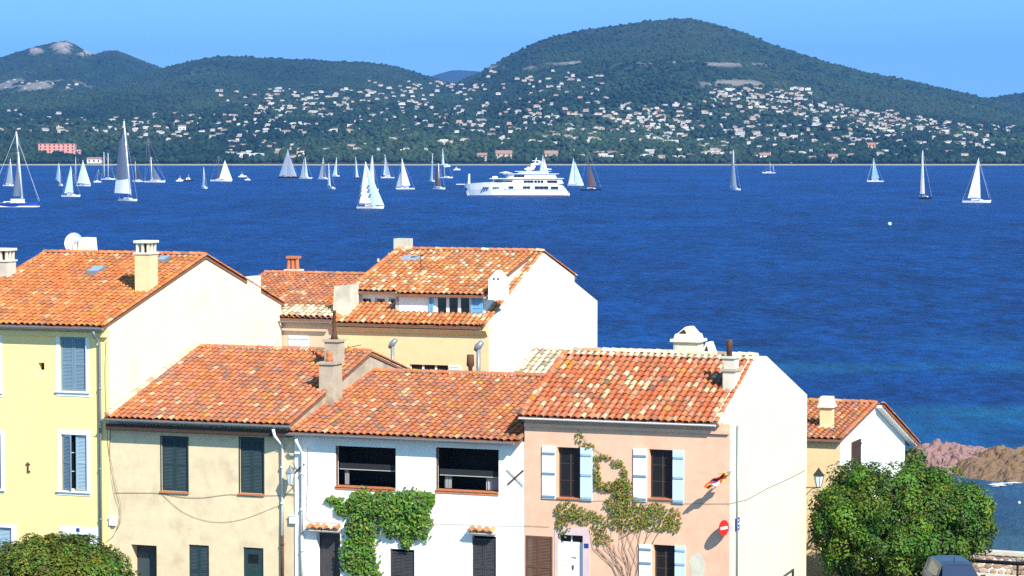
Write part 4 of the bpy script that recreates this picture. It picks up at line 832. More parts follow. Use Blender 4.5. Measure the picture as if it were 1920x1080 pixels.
# street name plate
v, z = on_u(1383, 982, UP1); b = MB(); w = .34; sg = thing('street_plate', 'small blue street name plate beside the side pipe', 'sign', (UP1, v, z)); MB().box(UP1+.002, UP1+.03, v-w*1.1, v+w*.5, z-.23, z+.23).build('plate', 'plate_blue', sg)
b = MB()
for k, zz in enumerate((.13, 0, -.13)): 
    for j in range(2 if k != 1 else 3): y = v-w*.7+j*.17; b.box(UP1+.031, UP1+.036, y, y+.10, z+zz-.035, z+zz+.035)
b.build('lettering', 'white_paint', sg)
# flag
M['flag_red'] = mat('flag_red', (.62, .03, .02), .8); M['flag_yellow'] = mat('flag_yellow', (.80, .42, .02), .8); M['flag_blue'] = mat('flag_navy', (.02, .025, .10), .8); M['flag_white'] = mat('flag_white', (.72, .74, .78), .8)
u, z = on_v(1372, 882, V0); fl = thing('flag', 'red yellow and navy flag drooping from a short wall pole', 'flag', (u, V0, z))
tip = Vector((u-.12, V0-1.35, z+.02)); MB().tube([(u, V0, z-.05), tip], .016, 6).build('pole', 'zinc', fl)
b = MB(); n, m_ = 16, 10
def FP(i, j):                                                      # cloth drooping in folds from the pole
    a, c_ = i/n, j/m_; p = Vector((u-.06, V0-.55, z+.04))
    return p+Vector((-.66*a+.05*math.sin(c_*5+a*3), -.30*a-.10*math.sin(c_*6+a*5), -.42*a-.40*c_*(1-.45*a)+.03*math.sin(a*11)))
for i in range(n):
    for j in range(m_):
        mi = 2 if (.15 < i/n < .72 and .18 < j/m_ < .5) else (3 if (j/m_ > .68 and .2 < i/n < .7) else (1 if (j < 1 or i < 2 or (i > 11 and j % 3 == 0)) else 0))
        b.face([FP(i, j), FP(i+1, j), FP(i+1, j+1), FP(i, j+1)], mi)
b.build('cloth', ['flag_red', 'flag_yellow', 'flag_blue', 'flag_white'], fl)
# cables
def cable(label, pts, v=V0-.03, r=.008, name='cable'):
    P = [(on_v(x, y, v)[0], v, on_v(x, y, v)[1]) for x, y in pts]; Q = []
    for i in range(len(P)-1):
        for k in range(6):
            t = k/6; p0, p1, p2, p3 = [Vector(P[max(0, min(len(P)-1, i+q))]) for q in (-1, 0, 1, 2)]
            Q.append(.5*((2*p1)+(p2-p0)*t+(2*p0-5*p1+4*p2-p3)*t*t+(3*p1-p0-3*p2+p3)*t**3))
    Q.append(Vector(P[-1])); single(MB().tube(Q, r, 5), name, 'cable', label, 'cable', tuple(Q[0]))
cable('brown cable running down beside the yellow house downpipe', [(199, 640), (197, 700), (199, 770), (203, 840), (215, 920), (224, 950), (224, 975), (214, 1002), (199, 1016)])
cable('second cable curving down to the meter box by the yellow house', [(208, 800), (206, 850), (218, 910), (226, 945), (226, 978), (217, 995)])
cable('level cable across the beige wall under the shuttered windows', [(215, 924), (260, 924), (300, 925), (340, 932), (380, 933), (430, 927), (470, 930), (510, 929), (556, 931), (558, 965)], VB-.03)
cable('thin cable drooping across the blank beige wall', [(303, 926), (340, 958), (380, 975), (420, 979), (460, 972), (500, 957), (530, 945)], VB-.03, .006)
cable('thin black cable beside the white downpipe', [(577, 838), (577, 900), (575, 950), (578, 975), (620, 980), (640, 981)], V0-.03, .007)
cable('faint cable along the white wall to the pink house', [(806, 983), (850, 983), (895, 984), (930, 987), (985, 986), (1030, 988)], V0-.03, .006)
cable('cable across the pink wall below the upper shutters', [(1100, 939), (1200, 939), (1290, 944), (1368, 944)], V0-.03, .006)
P = [on_u(x, y, UP1+.03) for x, y in ((1369, 944), (1400, 937), (1440, 915), (1480, 897), (1511, 881))]
single(MB().tube([(UP1+.03, v, z) for v, z in P], .007, 5), 'cable', 'cable', 'cable rising across the pale side gable', 'cable', (UP1+.03, P[0][0], P[0][1]))
# antennas
def antenna(label, px, py, py2, v, n=3):
    u, z = on_v(px, py2, v); zt = on_v(px, py, v)[1]; b = MB(); b.tube([(u, v, z-.4), (u, v, zt)], .018, 5); b.tube([(u-.5, v, zt-.2), (u+.6, v, zt+.05)], .014, 5)
    for k in range(n): x = u-.4+k*.9/n; b.tube([(x, v-.2, zt-.15+k*.05), (x, v+.2, zt-.15+k*.05)], .008, 4)
    single(b, 'antenna', 'iron', label, 'antenna', (u, v, z-.4))
antenna('dark tv antenna on the ridge between beige and back houses', 653, 648, 690, 101.6)
antenna('thin tv antenna on the dormer house roof', 789, 475, 505, 113.5, 2)
# ------------------------------------------------------------------ plants
def leaf(b, p, nrm, s, c, rr):
    a = nrm.orthogonal().normalized(); a.rotate(__import__('mathutils').Quaternion(nrm, rr.uniform(0, 6.28))); w = nrm.cross(a)
    b.face([p-a*s*.6, p+w*s*.36+nrm*s*.08, p+a*s*.62, p-w*s*.36+nrm*s*.08], 0, c)
LEAF = lambda rr, base, k=.35: tuple(max(0, x*rr.uniform(1-k, 1+k)*q) for x, q in zip(base, (rr.uniform(.85, 1.2), 1, rr.uniform(.8, 1.1))))
def creeper(label, blobs, stems, base, size, seed, v=V0, flowers=0, sr=.022, dens=1.0):
    rr = random.Random(seed); u0, z0 = on_v(*stems[0][0], v); o = thing('creeper', label, 'climbing plant', (u0, v, z0)); b = MB()
    for px, py, rx, ry, n, th in blobs:
        for k in range(int(n*dens)):
            t = rr.uniform(0, 6.283); q = math.sqrt(rr.random())*(1 if rr.random() < .85 else 1.25); u, z = on_v(px+rx*q*math.cos(t), py+ry*q*math.sin(t), v)
            d = th*(1-.6*q*q)*rr.uniform(.2, 1)+.03
            leaf(b, Vector((u, v-d, z)), Vector((rr.uniform(-.5, .9), -1, rr.uniform(-.2, 1.1))).normalized(), size*rr.uniform(.7, 1.35), LEAF(rr, base if rr.random() < .85 else (base[0]*2.2, base[1]*1.4, base[2])), rr)
    b.build('foliage', 'leaf', o); b = MB()
    for st in stems: b.tube([(*(lambda q: (q[0], v-.04, q[1]))(on_v(x+rr.uniform(-3, 3), y, v)),) for x, y in st], sr, 5)
    b.build('stem', 'stem', o)
    for k in range(flowers):
        px, py = ((654, 975), (700, 1060), (760, 940))[k]; u, z = on_v(px, py, v-.4); MB().lathe(u, v-.42, [(.02, z-.05), (.05, z), (.09, z+.03)], 8).build('flower', mat('violet_petal', (.10, .06, .5), .6), o)
creeper('thick green creeper between the loggias of the white house', [(628, 938, 16, 7, 120, .15), (645, 955, 16, 12, 170, .2), (680, 945, 26, 26, 420, .35), (720, 950, 40, 28, 700, .45), (775, 950, 38, 32, 700, .45), (790, 985, 20, 28, 300, .3), (745, 985, 32, 22, 380, .4), (680, 990, 30, 38, 620, .35), (675, 1040, 32, 42, 700, .35), (690, 1075, 26, 24, 300, .3), (764, 1012, 12, 18, 120, .2), (803, 935, 14, 14, 130, .2)],
        [[(690, 1110), (688, 1040), (685, 990), (700, 950)], [(700, 950), (760, 945), (800, 960)], [(685, 990), (650, 955), (618, 936)]], (.075, .165, .012), .125, 11, flowers=1, dens=.95)
creeper('thin yellowing creeper trailing between the pink house windows', [(1085, 820, 8, 12, 26, .06), (1103, 838, 12, 8, 40, .08), (1130, 858, 18, 6, 60, .08), (1158, 868, 12, 8, 50, .08), (1170, 885, 6, 10, 35, .08), (1120, 890, 7, 26, 110, .1), (1140, 912, 26, 9, 150, .12), (1168, 915, 20, 22, 260, .18), (1165, 945, 30, 22, 300, .16), (1063, 958, 22, 18, 190, .12), (1055, 985, 12, 20, 90, .08), (1095, 968, 26, 14, 170, .12), (1125, 985, 14, 22, 110, .1), (1180, 975, 40, 22, 330, .14), (1235, 975, 34, 20, 260, .12), (1265, 975, 14, 24, 110, .1), (1225, 955, 28, 12, 130, .1), (1130, 1010, 16, 12, 70, .06)],
        [[(1185, 1110), (1178, 1060), (1165, 1010), (1165, 960), (1150, 915), (1120, 895)], [(1165, 1010), (1200, 990), (1250, 975), (1275, 990)], [(1165, 960), (1120, 975), (1070, 955), (1052, 990)], [(1168, 915), (1172, 885), (1150, 864), (1105, 838), (1082, 805)], [(1178, 1060), (1140, 1020), (1125, 1000)], [(1190, 1100), (1205, 1050), (1195, 1000)], [(1175, 1090), (1150, 1050), (1135, 1010)], [(1195, 1090), (1220, 1030), (1240, 990)], [(1180, 1080), (1195, 1040), (1175, 1000)], [(1183, 1095), (1160, 1060), (1150, 1020)], *[[(1180+q_*2.2, 1105), (1176+q_*6+(q_*37 % 11), 1062), (1170+q_*9-(q_*23 % 13), 1028), (1172+q_*11, 992)] for q_ in range(-6, 7)]], (.130, .145, .014), .085, 12, sr=.008, dens=.9)
def tree(name, label, loc, cx, cz, rx, ry, rz, trunk_r, base, size, nclump, nleaf, seed, zlo=-.75, cr=(.34, .60)):
    rr = random.Random(seed); o = free(name, label, 'tree', loc); b = MB(); x0, y0, z0 = 0, 0, 0
    C_ = Vector((0, 0, cz)); clumps = []
    for k in range(nclump):
        while True:
            d = Vector((rr.gauss(0, 1), rr.gauss(0, 1), rr.gauss(0, 1))).normalized()
            if d.z > zlo: break
        q = rr.uniform(.70, .97); clumps.append((C_+Vector((d.x*rx*q, d.y*ry*q, d.z*rz*q)), rr.uniform(*cr), d))
    for c, r, d in clumps:
        tone = rr.uniform(.5, 1.35); hue = rr.uniform(.7, 1.45)
        for k in range(nleaf):
            n = Vector((rr.gauss(0, 1), rr.gauss(0, 1), rr.gauss(0, 1))).normalized(); n = (n+d*.5+Vector((0, 0, .2))).normalized()
            p = c+n*r*rr.uniform(.75, 1.05); nn = (n+Vector((rr.uniform(-.6, .6), rr.uniform(-.6, .6), rr.uniform(-.1, .9)))).normalized()
            cc = LEAF(rr, (base[0]*tone*hue, base[1]*tone, base[2]*tone)); leaf(b, p, nn, size*rr.uniform(.7, 1.3), cc, rr)
    for k in range(nclump*14):                                     # inner leaves, tinted darker to put shade into the crown's gaps
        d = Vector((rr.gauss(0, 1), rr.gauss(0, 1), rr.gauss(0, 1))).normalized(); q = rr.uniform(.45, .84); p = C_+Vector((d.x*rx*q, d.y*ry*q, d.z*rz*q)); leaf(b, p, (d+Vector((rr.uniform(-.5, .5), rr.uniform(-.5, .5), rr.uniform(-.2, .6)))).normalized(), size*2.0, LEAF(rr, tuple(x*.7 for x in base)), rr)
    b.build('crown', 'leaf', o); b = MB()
    b.tube([(0, 0, -.3), (.05, 0, (cz-rz)*.5), (0, .05, cz-rz*.5), (.1, 0, cz)], [trunk_r*1.3, trunk_r, trunk_r*.8, trunk_r*.4], 10)
    for k in range(7):
        t = k*.9+.3; b.tube([(0, 0, (cz-rz)*.8), (rx*.35*math.cos(t), ry*.35*math.sin(t), cz-rz*.2), (rx*.75*math.cos(t), ry*.75*math.sin(t), cz+rz*.15*math.sin(k*2))], [trunk_r*.5, trunk_r*.32, trunk_r*.12], 6)
    b.build('trunk', 'bark', o, True); return o
p = at_y(1692, 968, 109); gz = float(ground_z(np.array(p.x), np.array(p.y)))
tree('round_tree', 'dense glossy green tree behind the parked car, right of the pink house', (p.x, p.y, gz), 0, p.z-gz-.4, 3.75, 3.0, 2.55, .22, (.070, .150, .008), .115, 270, 210, 21, -.95, (.40, .70))
p = at_y(100, 1092, 96); gz = float(ground_z(np.array(p.x), np.array(p.y)))
tree('clipped_tree', 'low dome-shaped olive green tree in front of the yellow house', (p.x, p.y, gz), 0, p.z-gz, 2.9, 2.3, 1.45, .18, (.085, .130, .010), .115, 170, 210, 22, -.4, (.35, .6))
for (px, py, Y, w, h, lb) in ((1600, 903, 110, .9, .5, 'small bright bush at the foot of the cottage gable'), (1708, 866, 128, .5, .35, 'small bush on the rocks behind the green tree')):
    p = at_y(px, py, Y); tree('bush', lb, (p.x, p.y, p.z-.6), 0, .6, w, w, h, .04, (.08, .12, .02), .13, 24, 34, int(px), -.2)
# ------------------------------------------------------------------ rocks, sea wall, rail, car
def rock_lump(label, cx, cy, w, d, h, seed, m, rz=0):
    n, k = 150, 110; xs_ = np.linspace(-1, 1, n); ys_ = np.linspace(-1, 1, k); X, Y = np.meshgrid(xs_, ys_); r = np.sqrt(X**2+Y**2)
    wx, wy = cx+X*w, cy+Y*d; base = np.clip(1-r**2.4, 0, 1)**.55
    r8 = np.random.default_rng(seed); Z = np.zeros_like(wx)
    for cell, amp in ((2.6, .62), (1.15, .36), (.5, .15)):                            # rounded boulders in three sizes
        m8 = int(5*w*d/cell**2); cx8, cy8 = r8.uniform(-w, w, m8)+cx, r8.uniform(-d, d, m8)+cy; hh = r8.uniform(.2, 1, m8)
        jx, jy = (fbm(wx*1.1, wy*1.1, seed+1, 3)-.5)*cell*.9, (fbm(wx*1.1+9, wy*1.1, seed+5, 3)-.5)*cell*.9
        d2 = (wx[..., None]+jx[..., None]-cx8)**2+(wy[..., None]+jy[..., None]-cy8)**2; Z = Z+amp*np.max(hh-.75*d2/cell**2, -1)
    Z = base*h*(.22+.85*np.clip(Z, -.1, 2))+base*.30*(fbm(wx*2.6, wy*2.6, seed+4, 4)-.5)-base*.55*np.clip(.10-np.abs(fbm(wx*.55, wy*.55, seed+12, 3)-.5), 0, 1)*6-.35
    co = np.stack([X*w, Y*d, Z], -1)
    me = bpy.data.meshes.new('rock'); idx = np.arange(n*k).reshape(k, n); me.from_pydata(co.reshape(-1, 3).tolist(), [], np.stack([idx[:-1, :-1], idx[:-1, 1:], idx[1:, 1:], idx[1:, :-1]], -1).reshape(-1, 4).tolist()); me.materials.append(M[m]); o = bpy.data.objects.new('rock', me); COL.objects.link(o); o.location = (cx, cy, 0); o.rotation_euler = (0, 0, rz)
    return tag(o, label, 'rock')
M['rock_pink'] = mat('mauve_rock', (.31, .175, .155), .95, .5, 2.2, 1, 1.6, col2=(.17, .105, .10), bdist=.5); M['rock_brown'] = mat('brown_rock', (.24, .145, .08), .95, .5, 2.2, 1, 1.6, col2=(.09, .055, .035), bdist=.5)
rock_lump('low mauve rocks stretching along the water behind the green tree', 29.0, 184, 8.0, 6.5, 1.9, 3, 'rock_pink', .1)
rock_lump('brown weathered rock ridge nearest the surf at the right', 35.2, 182, 6.4, 8.0, 1.85, 8, 'rock_brown', -.2)
rock_lump('small mauve rock between the cottage and the outcrop', 24.0, 181, 3.2, 3.0, 1.3, 14, 'rock_pink', .3)
M['foam'] = mat('sea_foam', (.8, .82, .84), .9, .1, 6)
rf = random.Random(4); b = MB()
for k in range(46):
    t = rf.random()**1.5; p = at_y(1862+t*58, 912-t*10+rf.uniform(-2.5, 2.5), 100); s = (H)/(H-p.z); x, y = p.x*s, p.y*s; r = rf.uniform(.06, .28); z = .03+rf.uniform(0, .08)
    b.face([(x+r*1.6*rf.uniform(.6, 1)*math.cos(a_), y+r*rf.uniform(.5, 1)*math.sin(a_), z) for a_ in np.linspace(0, 5.6, 8)])
tag(b.build('surf', ['foam']), 'white surf breaking at the foot of the brown rocks', 'foam', kind='stuff')
p = at_y(1845, 1028, 118); q = at_y(2060, 1033, 116); ang = math.atan2(q.y-p.y, q.x-p.x); Lw = (q-p).length
w = free('sea_wall', 'low rubble stone sea wall with pale coping right of the car', 'wall', (p.x-2, p.y, 0), ang); b = MB(); Lw += 2
b.box(0, Lw, .06, .5, 2.2, p.z-.14); rs_ = random.Random(2); z_ = p.z-1.0
while z_ < p.z-.16:
    hh_ = rs_.uniform(.16, .26); x_ = -.05
    while x_ < Lw:
        ww_ = rs_.uniform(.2, .5); o_ = rs_.uniform(-.09, .03); cc = rs_.choice([(.42, .30, .20), (.50, .38, .26), (.36, .23, .15), (.46, .36, .28), (.30, .20, .14)])
        b.loft([[(x_+ww_/2+(ww_/2-.02)*q*math.cos(t_)*1.15, y_, z_+hh_/2+(hh_/2-.012)*q*math.sin(t_)*1.15) for t_ in [.4+2*math.pi*i/7 for i in range(7)]] for q, y_ in ((1, .1), (1, o_+.05), (.75, o_))], 0, True, True, cc); x_ += ww_
    z_ += hh_
b.build('stonework', 'rubble', w); b = MB(); b.box(0, Lw, -.06, .56, p.z-.14, p.z); b.build('coping', 'concrete', w); b = MB(); b.box(0, Lw, -1.5, -.1, 2.2, p.z-.95); b.build('kerb', 'concrete', w)
p = at_y(1842, 1048, 112); r = free('guard_rail', 'dark pipe guard rail in front of the sea wall', 'railing', (p.x-1.5, p.y, 0), ang); b = MB(); b.tube([(0, 0, p.z), (9, 0, p.z-.02)], .085, 10); b.build('rail', 'iron', r, True)
for x in (.3, 3.0, 5.7, 8.4): MB().tube([(x, .0, 2.4), (x, 0, p.z-.05)], .05, 8).build('post', 'iron', r)
# car
cp_ = at_y(1792, 1053, 94); gz = float(ground_z(np.array(cp_.x), np.array(94.0))); hgt = cp_.z-gz
M['car_paint'] = mat('grey_blue_car_paint', (.035, .055, .10), .3, .03, 2, spec=.5, metal=.2); M['tyre'] = mat('tyre_rubber', (.02, .02, .02), .8); M['screen'] = mat('windscreen', (.012, .018, .05), .05, spec=.6)
car = free('parked_car', 'grey-blue car parked under the green tree, windscreen towards us', 'car', (cp_.x, 94, gz), .06); k = hgt/1.55
def ring(x, prof_): return [(y*k*1.0, x, z*k) for y, z in prof_]
def sec(w, z0, z1, z2): return [(-w*.9, z0), (-w, z0+.15), (-w, z1), (-w*.93, z2), (w*.93, z2), (w, z1), (w, z0+.15), (w*.9, z0)]
b = MB(); b.loft([ring(x, sec(w_, z0, z1, z2)) for x, w_, z0, z1, z2 in ((-1.75, .70, .35, .5, .58), (-1.6, .80, .25, .62, .75), (-1.0, .86, .22, .74, .90), (.0, .88, .22, .82, .95), (1.6, .88, .22, .84, .97), (2.1, .84, .25, .8, .95), (2.3, .76, .35, .7, .85))], 0); bd = b.build('body', 'car_paint', car, False)
b = MB(); b.loft([ring(x, [(-w0, zb), (-w1, zt), (-w1*.5, zt+.03), (w1*.5, zt+.03), (w1, zt), (w0, zb)]) for x, w0, w1, zb, zt in ((-.25, .80, .60, .93, 1.46), (.1, .82, .62, .93, 1.52), (1.5, .82, .62, .95, 1.52), (2.1, .78, .58, .95, 1.40))], 0)
b.loft([ring(x, [(-w0, z), (w0, z)]) for x, w0, z in ((-.95, .80, .91), (-.27, .6, 1.44))], 0, False, False); b.build('roof', 'car_paint', car)
b = MB(); b.loft([[(-.74*k, -.93*k, .93*k), (.74*k, -.93*k, .93*k)], [(-.56*k, -.285*k, 1.43*k), (.56*k, -.285*k, 1.43*k)]], 0, False, False); b.build('windscreen', 'screen', car)
for s in (-1, 1):
    b = MB(); b.face([(s*.815*k, -.15*k, .96*k), (s*.815*k, 1.5*k, .97*k), (s*.64*k, 1.4*k, 1.46*k), (s*.64*k, .05*k, 1.45*k)]); b.build('side_window', 'screen', car)
    b = MB(); b.loft([[(s*(.86+dx)*k, (-.62+dy)*k, (.95+dz)*k) for dx, dz in ((0, 0), (.2, .03), (.22, .15), (.03, .13))] for dy in (0, .1)], 0); b.build('wing_mirror', 'car_paint', car)
    b = MB(); b.loft([[(s*q*k, -1.66*k+r_, z*k) for q, z in ((.45, .58), (.72, .60), (.70, .70), (.48, .69))] for r_ in (-.05, .06)], 0); b.build('headlight', 'sky_glass', car)
    for y in (-1.1, 1.35):
        b = MB(); b.loft([[(s*x*k, y*k+r_*k*math.cos(t), .31*k+r_*k*math.sin(t)) for t in [2*math.pi*q/20 for q in range(20)]] for x, r_ in ((.70, .31), (.89, .31), (.895, .2))], 0); b.build('wheel', 'tyre', car)
MB().lathe(0, .25*k, [(.02, 1.54*k), (.012, 1.75*k)], 6).build('aerial', 'iron', car)
# ------------------------------------------------------------------ boats on the bay
def smat(n, c, t=.18): M[n] = mat(n, c, .8, .05, .3, transl=t)
smat('sail_white', (.86, .86, .84)); smat('sail_ice', (.55, .72, .76)); smat('sail_sage', (.66, .76, .70)); smat('sail_grey', (.34, .38, .44)); smat('sail_slate', (.15, .18, .24), .2)
smat('sail_dark', (.055, .055, .065), .1); smat('sail_brown', (.12, .075, .07), .1); smat('sail_blue', (.26, .48, .66)); smat('sail_cream', (.80, .74, .60)); smat('sail_gold', (.55, .42, .14))
M['hull_white'] = mat('white_hull', (.80, .81, .82), .3); M['hull_dark'] = mat('dark_hull', (.018, .02, .03), .3); M['hull_blue'] = mat('blue_hull', (.02, .06, .34), .3); M['hull_red'] = mat('red_antifouling', (.3, .05, .03), .5)
M['deck_pale'] = mat('pale_deck', (.6, .55, .46), .7); M['spar_white'] = mat('white_spar', (.8, .8, .78), .4); M['spar_dark'] = mat('dark_spar', (.03, .03, .035), .5); M['wire'] = mat('rigging_wire', (.45, .48, .52), .5)
BG = 'sailing boats out on the bay'
def sail_patch(b, head, tack, clew, camber, m=0, head2=None, n=8, vs_=(0, 1)):
    h, t, c = Vector(head), Vector(tack), Vector(clew); h2 = Vector(head2) if head2 else h.lerp(c, .03)
    g = []
    for i in range(n+1):
        v = vs_[0]+(vs_[1]-vs_[0])*i/n; a, e = t.lerp(h, v), c.lerp(h2, v); row = []
        for j in range(n+1):
            w = j/n; p = a.lerp(e, w); p.y += camber*(a-e).length*math.sin(math.pi*w**.8)*(1-.3*v); row.append(p)
        g.append(row)
    for i in range(n):
        for j in range(n): b.face([g[i][j], g[i][j+1], g[i+1][j+1], g[i+1][j]], m)
def boat(label, yw, x0, x1, mast=None, sails=(), bow=1, yaw=.25, hull='hull_white', spar='spar_white', lines=(), name='sailing_boat', cat='sailing boat', cabin=True, masts=(), free_=None, mr=.16, boot=None, boom=True):
    d = ray((x0+x1)/2, yw); t = -H/d[2]; X_, Y_ = d[0]*t, d[1]*t; k = t/F; xc = (x0+x1)/2; yaw *= bow
    w = (x1-x0)*k; L_ = w/(math.cos(yaw)+.26*abs(math.sin(yaw))); B_ = min(.28*L_, 4.6) if L_ > 9 else .33*L_
    o = free(name, label, cat, (X_, Y_, 0), -yaw, BG if cat == 'sailing boat' else None); cx = math.cos(yaw)
    def P(px, py, off=0): return ((px-xc)*k/cx, off, (yw-py)*k)
    fb = max(.75, .075*L_); rings = []                             # hull lofted from transom to stem
    for s in np.linspace(0, 1, 15):
        x = (s-.5)*L_*bow; hb = B_/2*(.72+.28*math.sin(min(1, s*1.9)*math.pi/2)) * (1 if s < .5 else math.cos((s-.5)*math.pi*.97)**.75); sh = fb*(.88+.35*s*s)
        wl_ = max(.02, hb*.80); x2 = x-bow*max(0, s-.8)*L_*.18
        rings.append([(x2, -wl_*.6, -.35), (x2, -wl_, .05), (x, -hb, sh), (x, hb, sh), (x2, wl_, .05), (x2, wl_*.6, -.35)])
    MB().loft(rings, 0).build('hull', hull, o, False)
    if boot: MB().loft([[(p[0]*1.003, p[1]*1.02, z) for p, z in ((r[1], .02), (r[1], .32), (r[4], .32), (r[4], .02))] for r in rings], 0).build('waterline_stripe', boot, o)
    b = MB(); c0, c1 = -.18*L_*bow, .2*L_*bow
    b.loft([[(x, -B_*q, fb*.95), (x, -B_*q*.8, fb+hh), (x, B_*q*.8, fb+hh), (x, B_*q, fb*.95)] for x, q, hh in ((c0, .30, .55), (c0*.2, .30, .60), (c1*.8, .22, .45), (c1*1.15, .12, .12))], 0)
    b.loft([[(x, -B_*.42, fb*1.06), (x, B_*.42, fb*1.06)] for x in (-.46*L_*bow, .1*L_*bow)], 0, False, False)
    cb = b.build('cabin', 'hull_white' if hull != 'hull_dark' else 'deck_pale', o)
    b = MB(); y = B_*.285
    for s in (-1, 1): b.box(min(c0*.8, c1*.55), max(c0*.8, c1*.55), s*y-.03, s*y+.03, fb+.12, fb+.36)
    b.build('cabin_window', 'glass', cb)
    for mp in ([mast] if mast else [])+list(masts):
        (xb, yb), (xt, yt) = mp[:2]; sp = mp[2] if len(mp) > 2 else spar; b = MB(); b.tube([P(xb, yb), P(xt, yt)], [mr, mr*.7], 8); m_ = b.build('mast', sp, o, True)
        A, E_ = Vector(P(xb, yb)), Vector(P(xt, yt)); b = MB()
        for q in (.4, .68): p = A.lerp(E_, q); b.tube([p-Vector((0, B_*.25, 0)), p+Vector((0, B_*.25, 0))], mr*.4, 5)
        b.build('spreader', sp, m_)
        bt = min((xb, yb), key=lambda z: 0); b = MB()
        for s in (-1, 1): b.tube([(A.x, s*B_*.45, fb), tuple(A.lerp(E_, .68)+Vector((0, s*B_*.25, 0))), tuple(E_)], .03, 4)
        b.tube([(-.49*L_*bow, 0, fb), tuple(E_)], .03, 4); b.tube([(.49*L_*bow, 0, fb*1.2), tuple(E_)], .03, 4); b.build('rigging', 'wire', o)
    for s in sails:
        nm, m_, hd, tk, cl = s[:5]; h2 = s[5] if len(s) > 5 else None; b = MB(); off = -.15 if nm == 'jib' else 0
        sail_patch(b, P(*hd, off), P(*tk, off), P(*cl, off*2-.3), .10*(-1 if bow > 0 else 1), 0, P(*h2, off) if h2 else None); so = b.build(nm, m_, o, True)
        if nm == 'mainsail' and boom: b = MB(); A, E_ = Vector(P(*tk)), Vector(P(*cl)); E_.y -= .3; b.tube([A-Vector((0, 0, .25)), E_-Vector((0, 0, .2))], .14, 6); b.build('boom', spar, o)
    if lines:
        b = MB()
        for p, q in lines: b.tube([P(*p), P(*q)], .07, 4)
        b.build('forestay', 'wire', o)
    rr = random.Random(int(x0*7+yw)); return o, P, k, L_, B_, fb
W_, I_ = 'sail_white', 'sail_ice'
o, P, k, L_, B_, fb = boat('large blue and white racing yacht with bare white mast at the left edge', 388, -24, 76, ((42, 372), (32, 247)), [('jib', 'sail_slate', (36, 270), (37, 368), (26, 368), (33, 300))], 1, .1, 'hull_blue', lines=[((34, 262), (75, 376)), ((32, 250), (-22, 376))], mr=.34)
b = MB(); b.box(P(-22, 0)[0], P(73, 0)[0], -B_*.40, B_*.40, -.1, .42); b.build('lower_stripe', 'hull_white', o); b = MB(); q = P(22, 372), P(45, 382); b.box(q[0][0], q[1][0], -B_*.3, B_*.3, fb, fb+1.5); b.build('deckhouse', 'hull_white', o)
boat('small yacht with one grey sail near the left edge, behind the blue yacht', 349, 5, 27, ((24, 344), (20, 298)), [('mainsail', 'sail_grey', (20, 299), (24, 343), (11, 344))], 1, .3)
boat('small yacht leaning with a narrow ice-white sail, left of the pale-blue one', 349, 108, 120, ((113, 342), (110, 306)), [('mainsail', I_, (110, 307), (113, 342), (104, 335), (107, 312))], 1, .8)
boat('yacht with tall pale blue sail and white hull, third from the left edge', 369, 115, 152, ((137, 361), (133, 312)), [('mainsail', I_, (133, 313), (137.5, 360), (121, 361))], 1, .15)
boat('yacht with a broad sage-white sail beside the pale blue sail', 349, 142, 172, ((146, 343), (156, 300)), [('jib', 'sail_sage', (156, 301), (171, 345), (145, 343)), ('mainsail', 'sail_sage', (155.5, 302), (150, 343), (144, 344))], 1, .3, masts=[((141, 343), (141.5, 294), 'wire')])
boat('small tender with a thin mast left of the two bare masts', 342, 175, 190, ((182, 337), (185, 318)), [], -1, .3, cabin=True, mr=.1)
boat('ketch with two bare white masts, sails down', 337, 189, 217, ((195.5, 331), (195, 285)), [], 1, .2, masts=[((203, 331), (203, 287))], mr=.2)
boat('tallest racing yacht, dark grey mainsail white at the foot and crew on deck', 377, 219, 262, ((245, 366), (233, 227)), [('mainsail', 'sail_slate', (231, 247), (243, 335), (215.5, 335), (224, 258)), ('foot_panel', W_, (243, 335), (246.5, 363), (213, 362), (215.5, 335)), ('head_panel', 'sail_dark', (232.5, 236), (230.8, 258), (224.5, 260), (230, 238)), ('jib', 'sail_gold', (233, 229), (234, 240), (231, 240))], 1, .55, mr=.3)
boat('small yacht with a charcoal sail right of the tallest yacht', 341, 248, 268, ((255, 337), (254, 303)), [('mainsail', 'sail_dark', (254.5, 304), (254, 337), (264, 337))], -1, .2)
boat('racing yacht with a white furled mast and tall dark topsail', 342, 269, 312, ((285, 338), (283, 292)), [('jib', 'sail_dark', (277, 257), (284, 294), (282, 294)), ('mainsail', 'sail_slate', (286, 310), (286, 334), (302, 336))], 1, .2, masts=[((284, 294), (277, 257), 'spar_dark')], mr=.25)
